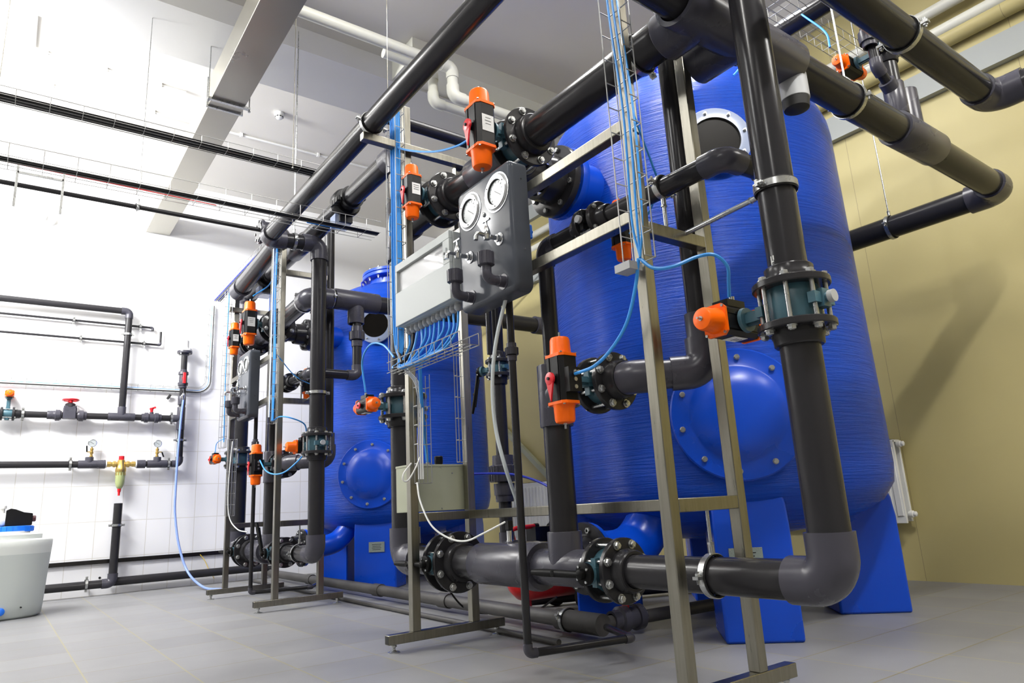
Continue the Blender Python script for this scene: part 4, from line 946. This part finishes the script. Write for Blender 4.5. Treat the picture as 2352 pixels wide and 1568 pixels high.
# ================================================================= RADIATORS
def radiator(label,y0,y1,z0,z1):
    t=thing('radiator',(5.2,(y0+y1)/2,z0),label,'radiator','wall radiators')
    mb=MB();mb.box((5.16,(y0+y1)/2,(z0+z1)/2),(.012,(y1-y0)/2,(z1-z0)/2),RADM)
    n=int((y1-y0)/.06)
    for i in range(n):
        y=y0+(i+.5)*(y1-y0)/n;mb.box((5.145,y,(z0+z1)/2),(.008,.020,(z1-z0)/2-.05),RADM)
    mb.box((5.24,(y0+y1)/2,(z0+z1)/2),(.012,(y1-y0)/2,(z1-z0)/2-.01),RADM);mb.build('front_panel',t,bevel=.003)
    mb=MB();mb.box((5.20,(y0+y1)/2,z1-.005),(.05,(y1-y0)/2,.008),RADM)
    for i in range(n):mb.box((5.20,y0+(i+.5)*(y1-y0)/n,z1+.004),(.04,.008,.004),PVC)
    mb.build('top_grille',t)
    for z in(z0+.06,z1-.03):
        mb=MB();mb.lathe((5.20,y0,z),-Y1,[(0,.018),(.01,.018),(.01,.024),(.03,.024),(.034,.018),(.05,.018),(.055,.010)],WHITEP,16);mb.build('valve',t)
    return t
radiator('white panel radiator on the yellow wall at the right edge of the near tank',2.43,3.7,.40,.98)
radiator('white panel radiator low on the yellow wall seen between the tanks',5.9,7.3,.25,.93)
mb=MB();mb.bar((5.24,7.5,1.78),(5.24,6.1,.70),.06,.05,BOXG,up=X1);tag(mb.build('cable_trunking'),'pale sloping trunking on the yellow wall above the far radiator','trunking')
cable('grey cable crossing the yellow wall gap between the tanks',[(5.0,7.9,3.05),(5.0,7.1,3.25),(5.0,6.3,3.55)],.014,GREYP)
t=thing('sampling_tube',(1.85,2.31,1.80),'blue valve with clear tubes hanging behind the nearer sampling panel','valve')
mb=MB();q=V((1.85,2.31,1.873));mb.lathe(q,Z1,[(-.035,.006),(-.03,.011),(.03,.011),(.035,.006)],BLUEP,14);mb.lathe(q,V((-1,.2,0)),[(-.012,.008),(.035,.009)],BLUEP,12);mb.build('valve_body',t)
mb=MB();mb.sweep(spline([q+V((-.13,.02,.12)),q+V((-.04,0,.13)),q+V((0,0,.035))],5),.0035,CLEARH,8);mb.build('upper_tube',t);mb=MB();mb.sweep(spline([q-Z1*.035,q+V((-.0,.02,-.08)),q+V((-.05,.05,-.12)),q+V((-.13,.06,-.12))],5),.0035,CLEARH,8);mb.build('lower_tube',t)
# ================================================================= LEFT WALL
K=.989;PY=8.64
def wp(x,z,y=PY):return V((x*K,y,.65+(z-.65)*K))
def wclamp(label,x,z,axis,r,y=PY):
    return clamp(label,wp(x,z,y),axis,r,Y1,WY-y,'wall pipe clamps',rodr=.005)
pipe_run('wall_pipe','highest dark pipe on the white wall turning down to the valve line','pipe',[wp(-3.5,3.09),wp(1.01,3.09),wp(1.01,1.93)],.036,'dark pipes on the white wall')
wclamp('clamp halfway down the long vertical pipe on the white wall',1.01,2.82,Z1,.036)
pipe_run('wall_pipe','thin upper dark pipe ending beside the hooked one on the white wall','pipe',[wp(-3.5,2.95,8.70),wp(1.27,2.94,8.70),wp(1.27,2.90,8.70)],.0125,'dark pipes on the white wall',n=14)
pipe_run('wall_pipe','thin lower dark pipe hooking upward at its end on the white wall','pipe',[wp(-3.5,2.75,8.70),wp(1.36,2.74,8.70),wp(1.36,2.90,8.70)],.0125,'dark pipes on the white wall',n=14)
for x,z,l in((.48,2.94,'upper thin pipe left'),(1.14,2.94,'upper thin pipe right'),(.56,2.74,'lower thin pipe left'),(1.19,2.74,'lower thin pipe right')):
    wclamp('small white wall clip on the '+l,x,z,X1,.0125,8.70)
t=thing('wall_pipe',wp(-1,1.87),'dark valve line with red handwheel on the white wall','pipe','dark pipes on the white wall')
MB().cyl(wp(-3.5,1.87),wp(1.62,1.87),.034,PVC,22).build('pipe',t)
tee(t,wp(1.01,1.87),X1,Z1,.13,.044,.034,.11,.042)
sleeve(t,wp(.37,1.87),X1,.05,.045,.034)
wclamp('clamp on the valve line between orange valve and red handwheel',.09+.02,1.87,X1,.034);wclamp('clamp on the valve line beside the corner riser',1.52,1.87,X1,.034)
# diaphragm valve
t=thing('diaphragm_valve',wp(.52,1.87),'grey diaphragm valve with red handwheel on the white wall','valve')
c=wp(.52,1.87);mb=MB();mb.box(c+Z1*.02,(.062,.05,.055),FIT,cham=.012);mb.box(c+Z1*.085,(.058,.047,.012),FIT,cham=.012);mb.lathe(c+Z1*.09,Z1,[(0,.052),(.03,.050),(.045,.03)],PVC,24);mb.build('valve_body',t)
for s_ in(1,-1):
    mb=MB();mb.lathe(c,X1*s_,[(.07,.036),(.07,.046),(.085,.050),(.085,.058),(.125,.060),(.13,.048),(.155,.044),(.155,.034)],FIT,26,caps=False);mb.build('union_nut',t)
mb=MB();mb.lathe(c+Z1*.135,Z1,[(0,.022),(.02,.020),(.03,.03),(.042,.028)],RED,20)
mb.sweep([c+Z1*.165+V((math.cos(a)*.070,math.sin(a)*.070,0)) for a in [2*math.pi*i/28 for i in range(28)]],.011,RED,10,closed=True)
for i in range(5):
    a=2*math.pi*i/5;mb.bar(c+Z1*.163,c+Z1*.163+V((math.cos(a)*.068,math.sin(a)*.068,0)),.016,.012,RED)
mb.build('handwheel',t)
# red small ball valve
t=thing('ball_valve',wp(1.31,1.87),'grey ball valve with small red upright handle on the white wall','valve')
c=wp(1.31,1.87);mb=MB();mb.lathe(c,X1,[(-.10,.034),(-.10,.043),(-.07,.045),(-.07,.056),(-.035,.057),(-.03,.045),(.03,.045),(.035,.057),(.07,.056),(.07,.045),(.10,.043),(.10,.034)],FIT,26,caps=False);mb.lathe(c,Z1,[(0,.022),(.062,.020)],FIT,16);mb.build('valve_body',t)
mb=MB();mb.lathe(c+Z1*.06,Z1,[(0,.015),(.03,.016),(.05,.02)],RED,14);mb.bar(c+Z1*.095-X1*.02,c+Z1*.12+X1*.04,.02,.02,RED);mb.build('handle',t)
# actuated valve at left edge
valve('flanged valve with orange-capped actuator at the left edge of the wall line',wp(-.02,1.87),X1,.036,Z1,'actuated butterfly valves',g=Y1,side=1,gap=.05,nb=4,s=.75,dist=.20,boss=False)
# riser at 1.61
t=thing('wall_pipe',wp(1.62,1.35),'short vertical dark pipe at the right end of the wall pipework','pipe','dark pipes on the white wall')
MB().cyl(wp(1.63,1.38),wp(1.62,2.62),.034,PVC,22).build('pipe',t);tee(t,wp(1.62,1.87),Z1,-X1,.13,.044,.034,.09,.042)
sleeve(t,wp(1.62,2.08),Z1,.05,.042,.034)
wclamp('clamp on the short vertical pipe above its lower elbow',1.625,1.62,Z1,.034)
t=thing('pipe_end_fitting',wp(1.62,2.64),'white flanged pipe end on top of the short vertical wall pipe','pipe fitting')
c=wp(1.62,2.66);mb=MB();mb.lathe(c,Z1,[(-.03,.034),(-.03,.05),(-.014,.055),(-.014,.082),(.0,.084),(.012,.082)],FIT,30);mb.build('lower_flange',t)
mb=MB();mb.lathe(c,Z1,[(.014,.082),(.026,.084),(.034,.080),(.036,.052),(.05,.05),(.055,.044),(.14,.043)],WHITEP,30);mb.build('upper_flange',t)
for i in range(4):
    an=2*math.pi*(i+.5)/4;bolt(t,c+V((math.cos(an)*.066,math.sin(an)*.066,.008)),Z1,.026,.7)
t=thing('ball_valve',wp(1.62,2.34),'grey ball valve with long red handle on the short vertical pipe','valve')
c=wp(1.62,2.34);mb=MB();mb.lathe(c,Z1,[(-.11,.034),(-.11,.042),(-.08,.044),(-.08,.054),(-.05,.056),(-.04,.044),(.04,.044),(.05,.056),(.08,.054),(.08,.044),(.11,.034)],FIT,26,caps=False);mb.build('valve_body',t)
mb=MB();mb.lathe(c-Y1*.04,-Y1,[(0,.02),(.03,.02)],RED,14);mb.box(c-Y1*.075,(.017,.010,.062),RED,cham=.006);mb.build('handle',t)
t=thing('drain_tap',wp(1.62,2.12),'chrome drain tap feeding the blue hose on the wall riser','tap')
c=wp(1.62,2.13);mb=MB();mb.lathe(c-Y1*.03,-Y1,[(0,.02),(.01,.02),(.01,.012),(.05,.012)],CHROME,14);mb.lathe(c-Y1*.075+Z1*.03,-Z1,[(0,.010),(.02,.016),(.05,.016),(.06,.011),(.10,.010)],CHROME,14);mb.bar(c-Y1*.085+Z1*.02,c-Y1*.085+Z1*.08-X1*.01,.012,.008,CHROME,up=Y1);mb.build('tap_body',t)
cable('pale blue hose hanging down the white wall and curling across the floor',[(1.603,8.56,2.06),(1.59,8.56,1.857),(1.575,8.55,1.409),(1.570,8.52,1.023),(1.575,8.50,.786),(1.615,8.42,.461),(1.69,8.28,.18),(1.783,8.000,.035),(1.874,7.75,.013),(2.025,7.60,.013),(2.3,7.5,.013)],.0125,HOSE,name='hose',cat='hose',n=12)
# filter line
t=thing('wall_pipe',wp(-1,1.35),'dark pipe carrying the brass filter on the white wall','pipe','dark pipes on the white wall')
MB().cyl(wp(-3.5,1.355),wp(.90,1.35),.035,PVC,22).build('pipe',t);MB().cyl(wp(1.20,1.35),wp(1.60,1.35),.033,PVC,22).build('pipe',t)
elbow(t,wp(1.63,1.35),X1,Z1,.034)
for x in(.74,1.40):
    tee(t,wp(x,1.35),X1,Z1,.10,.043,.034,.075,.040)
mb=MB();mb.lathe(wp(.86,1.35),X1,[(-.04,.045),(.03,.047),(.035,.040)],FIT,24);mb.lathe(wp(.86,1.35),X1,[(.035,.040),(.045,.040)],WHITEP,24);mb.build('adapter',t);mb=MB();mb.lathe(wp(1.23,1.35),X1,[(-.045,.040),(-.035,.040)],WHITEP,24);mb.lathe(wp(1.23,1.35),X1,[(-.035,.04),(-.03,.046),(.05,.046)],FIT,24);mb.build('adapter',t)
wclamp('clamp on the filter line left of its gauges',.57,1.355,X1,.035);wclamp('clamp on the filter line by its right elbow',1.52,1.35,X1,.033)
for x,s_,l in((.755,-1,'round pressure gauge on brass cock left of the brass filter'),(1.395,1,'round pressure gauge on brass cock right of the brass filter')):
    t=thing('pressure_gauge',wp(x,1.43),l,'gauge','pressure gauges on the white wall')
    c=wp(x,1.43);mb=MB();mb.lathe(c,Z1,[(0,.018),(.012,.018),(.014,.012),(.03,.012),(.032,.018),(.055,.018),(.058,.012),(.065,.012),(.068,.017),(.09,.017),(.092,.008),(.105,.007)],BRASS,12);mb.build('brass_cock',t)
    mb=MB();mb.bar(c+Z1*.05-Y1*.02,c+Z1*.05+X1*s_*.045-Y1*.02,.006,.010,BRASS);mb.bar(c+X1*s_*.045+Z1*.05-Y1*.02,c+X1*s_*(.05 if s_<0 else .065)+Z1*(.115 if s_<0 else -.005)-Y1*.02,.014,.010,BLK,up=Y1);mb.build('handle',t)
    q=c+Z1*.145;mb=MB();mb.lathe(q,-Y1,[(-.012,.040),(.010,.042),(.014,.042),(.016,.038),(.012,.036)],CHROME,32,caps=False);mb.lathe(q,Y1,[(.0,.04),(.013,.038)],CHROME,28);g_=mb.build('case',t)
    mb=MB();mb.lathe(q,-Y1,[(.008,.037),(.012,.037)],DIAL,28)
    for i in range(9):
        a=math.radians(-40+32.5*i);dd=X1*math.cos(a)+Z1*math.sin(a);mb.box(q-Y1*.0125+dd*.031,(.003,.0004,.0008),BLK,(dd,Y1,dd.cross(Y1)))
    dd=(X1*.8-Z1*.5).normalized();mb.box(q-Y1*.013+dd*(-.004),(.022,.0005,.0015),BLK,(dd,Y1,dd.cross(Y1)));mb.build('dial',g_)
# brass filter
t=thing('water_filter',wp(1.04,1.0),'brass water filter with green clear bowl and red cap on the white wall','filter')
c=wp(1.045,1.35)
mb=MB()
for s_ in(1,-1):
    mb.lathe(c,X1*s_,[(.02,.026),(.05,.026),(.052,.034),(.078,.034),(.08,.024),(.10,.024),(.10,.030),(.135,.030)],BRASS,8,flat=True)
mb.lathe(c,Z1,[(-.085,.050),(-.075,.053),(-.05,.053),(-.03,.046),(.0,.040),(.04,.036),(.045,.03)],BRASS,28);mb.build('brass_head',t)
mb=MB();mb.lathe(c,-Z1,[(.085,.048),(.10,.046),(.12,.048),(.20,.045),(.235,.036),(.26,.022),(.265,.014)],GREEN,28)
for i in range(12):
    a=2*math.pi*i/12;dd=V((math.cos(a),math.sin(a),0));mb.box(c-Z1*.105+dd*.047,(.003,.004,.016),BRASS,(dd,Z1.cross(dd),Z1))
mb.build('clear_bowl',t)
mb=MB();mb.lathe(c,Z1,[(.04,.028),(.085,.027),(.088,.022)],RED,24);mb.build('red_cap',t)
mb=MB();mb.lathe(c,-Z1,[(.262,.020),(.275,.018),(.29,.017),(.30,.012),(.335,.011)],RED,18);mb.build('drain_outlet',t)
# drain pipe
pipe_run('wall_pipe','open-topped vertical drain pipe under the brass filter','pipe',[wp(1.045,.93,8.62),wp(1.045,.11,8.62),V((-3.5,8.62,.116))],.042,'dark pipes on the white wall')
wclamp('clamp around the open-topped drain pipe',1.045,.70,Z1,.042,8.62)
wclamp('clamp on the low floor-level wall pipe',.81,.12,X1,.042,8.62)
P2('wall_pipe','dark pipe along the foot of the white wall toward the racks',[(1.0,8.66,.125),(2.65,8.66,.13),(2.75,8.6,.13)],.043,PVC,group='dark pipes on the white wall')
mb=MB();mb.box((.9,8.735,.335),(2.5,.012,.021),mat('black_strip',(.006,.005,.005),.25));tag(mb.build('cable_channel'),'long black horizontal channel low on the white tiled wall','trunking')
cable('thin yellow-green cable hanging from the black channel',[(1.90,8.71,.33),(1.95,8.70,.26),(2.0,8.69,.15),(2.05,8.66,.06)],.003,YEL)
mb=MB();mb.lathe((1.48,8.745,2.12),-Y1,[(0,.01),(.02,.01)],BLK,8);mb.bar((1.46,8.72,2.09),(1.49,8.70,2.14),.02,.02,BLK);tag(mb.build('wall_bracket'),'tiny black bracket below the wall wire tray','bracket')
mb=MB();mb.lathe((.93,8.749,.172),-Y1,[(0,.012),(.002,.012)],BLK,14);tag(mb.build('wall_plug'),'small black hole plug in the low white tiles','plug')
# ================================================================= JUG with pump
t=thing('dosing_tank',(0.08,7.35,0),'white plastic dosing tank with blue cap in the left corner','tank')
cx,cy=.02,7.42
def jring(z,rx,ry):
    k=28;return [V((cx+rx*abs(math.cos(a))**.75*(1 if math.cos(a)>0 else -1),cy+ry*abs(math.sin(a))**.75*(1 if math.sin(a)>0 else -1),z)) for a in [2*math.pi*i/k for i in range(k)]]
mb=MB();mb.rings([jring(z,rx,ry) for z,rx,ry in((0,.33,.30),(.02,.355,.325),(.10,.362,.335),(.30,.372,.345),(.50,.385,.355))],JUGL)
mb.rings([jring(z,rx,ry) for z,rx,ry in((.50,.385,.355),(.56,.39,.36),(.605,.39,.36),(.618,.375,.35),(.62,.30,.30))],JUG);mb.build('tank_body',t,ang=50)
mb=MB();cx2=cx;cx=cx-.06;mb.rings([jring(z,rx,ry) for z,rx,ry in((.60,.37,.32),(.655,.37,.32),(.668,.35,.30))],JUG);mb.lathe((cx+.11,cy,.665),Z1,[(0,.17),(.02,.17)],WHITEP,32);cx=cx2;mb.build('raised_shoulder',t,ang=50)
cx=cx+.12;mb=MB();mb.lathe((cx-.01,cy,.68),Z1,[(0,.128),(.004,.132),(.045,.130),(.048,.125)],BLUEP,36)
for i in range(18):
    a=2*math.pi*i/18;dd=V((math.cos(a),math.sin(a),0));mb.box(V((cx-.01,cy,.704))+dd*.132,(.003,.006,.018),BLUEP,(dd,Z1.cross(dd),Z1))
mb.build('screw_cap',t)
mb=MB();q=V((cx-.055,cy-.325,.07));mb.lathe(q,V((.1,-1,0)),[(-.02,.03),(.022,.03),(.026,.024)],BLUEP,20);mb.build('drain_plug',t)
mb=MB();q=V((cx+.08,cy-.335,.09));mb.lathe(q,V((.1,-1,0)),[(-.02,.006),(.008,.006)],BLK,10);mb.build('screw',t)
t=thing('dosing_pump',(cx,cy,.70),'black dosing pump with white head on the white dosing tank','pump')
mb=MB();rs=[]
for x,hy,z0,z1 in((-.085,.06,.73,.86),(-.055,.066,.73,.875),(-.02,.066,.73,.867),(.04,.060,.73,.84),(.10,.055,.73,.83),(.105,.05,.735,.825)):
    rs.append([V((cx+x,cy-hy,z0)),V((cx+x,cy+hy,z0)),V((cx+x,cy+hy,z1)),V((cx+x,cy-hy,z1))])
mb.rings(rs,BLK,flat=True);mb.build('housing',t,bevel=.008)
mb=MB();mb.lathe((cx+.10,cy-.02,.785),X1,[(0,.026),(.025,.026),(.03,.02)],mat('dark_red_knob',(.06,.008,.015),.4),18);mb.build('stroke_knob',t)
mb=MB();mb.lathe((cx-.085,cy,.785),-X1,[(0,.055),(.02,.058),(.05,.05),(.06,.03),(.09,.03)],WHITEP,24);mb.lathe((cx-.11,cy,.825),Z1,[(0,.018),(.05,.018),(.052,.028),(.075,.026),(.08,.012)],WHITEP,18);mb.build('pump_head',t)
cable('thin clear tube curling beside the dosing pump',[(cx-.17,cy,.76),(cx-.25,cy-.05,.70),(cx-.22,cy-.1,.66),(cx-.18,cy-.1,.62)],.005,CLEARH,name='tube',cat='tube')
# ================================================================= LIGHTS
def area(name,loc,rot,sx,sy,e,col=(1,1,1)):
    l=bpy.data.lights.new(name,'AREA');l.shape='RECTANGLE';l.size=sx;l.size_y=sy;l.energy=e;l.color=col
    o=bpy.data.objects.new(name,l);COL.objects.link(o);o.location=loc;o.rotation_euler=[math.radians(a) for a in rot];return o
for i,(x,y,z,e,up) in enumerate(((-3.2,7.9,4.0,95,0),(-1.9,7.9,4.0,80,0),(-1.1,7.7,4.0,36,.0),(-.9,6.2,4.3,60,.0),(1.5,3.4,4.6,75,.0),(3.0,2.3,4.6,80,0),(2.5,3.1,4.6,40,0),(1.6,-.4,4.4,230,.6),(-1.2,1.2,4.5,70,.8),(3.9,-1.6,4.3,75,1.2),(-2.6,-1.8,4.4,80,.5))):
    area('ceiling_or_fill_light',(x,y,z),(0,0,0),1.25,.16,e,(1,.98,.95))
    if up:area('ceiling_or_fill_light',(x,y,z+.03),(180,0,0),1.25,.16,e*up,(1,.98,.95))  # added uplight behind the lamp, only to brighten the ceiling
def aimed(loc,tgt,sx,sy,e):
    o=area('ceiling_or_fill_light',loc,(0,0,0),sx,sy,e);o.rotation_euler=(V(tgt)-V(loc)).to_track_quat('-Z','Y').to_euler()  # added fill lights that brighten wall, ceiling and beam; not real fixtures
aimed((-1.3,6.2,4.2),(3.2,8.75,4.0),1.2,.3,300)
aimed((-2.6,6.15,4.45),(-2.0,7.9,5.4),1.6,.25,110)
aimed((-1.2,6.15,4.45),(-.4,7.9,5.4),1.2,.25,95)
aimed((-2.0,3.7,4.62),(.6,5.2,4.70),1.2,.15,75)
aimed((-1.5,7.6,3.4),(1.2,8.75,3.9),1.2,.3,70)
w=bpy.data.worlds.new('World');bpy.context.scene.world=w;w.use_nodes=True
w.node_tree.nodes['Background'].inputs[0].default_value=(.9,.93,1,1);w.node_tree.nodes['Background'].inputs[1].default_value=.25
# ================================================================= CAMERA
cam=bpy.data.cameras.new('Camera');co=bpy.data.objects.new('Camera',cam);COL.objects.link(co)
cam.sensor_width=36;cam.lens=36*1585.16/2352;cam.clip_start=.02;cam.clip_end=60
R=Matrix(((0.80957364,-0.09518377,-0.57925001),(-0.58457016,-0.22074987,-0.78073505),(-0.05355606,0.97067479,-0.23435487)))
co.matrix_world=Matrix.Translation((0,0,.65))@R.to_4x4()
sc=bpy.context.scene;sc.camera=co
vs=sc.view_settings;vs.view_transform='Standard';vs.look='None';vs.exposure=-0.30;vs.gamma=1
try:vs.use_curve_mapping=False
except Exception:pass
try:sc.cycles.max_bounces=8;sc.cycles.use_denoising=True
except Exception:pass
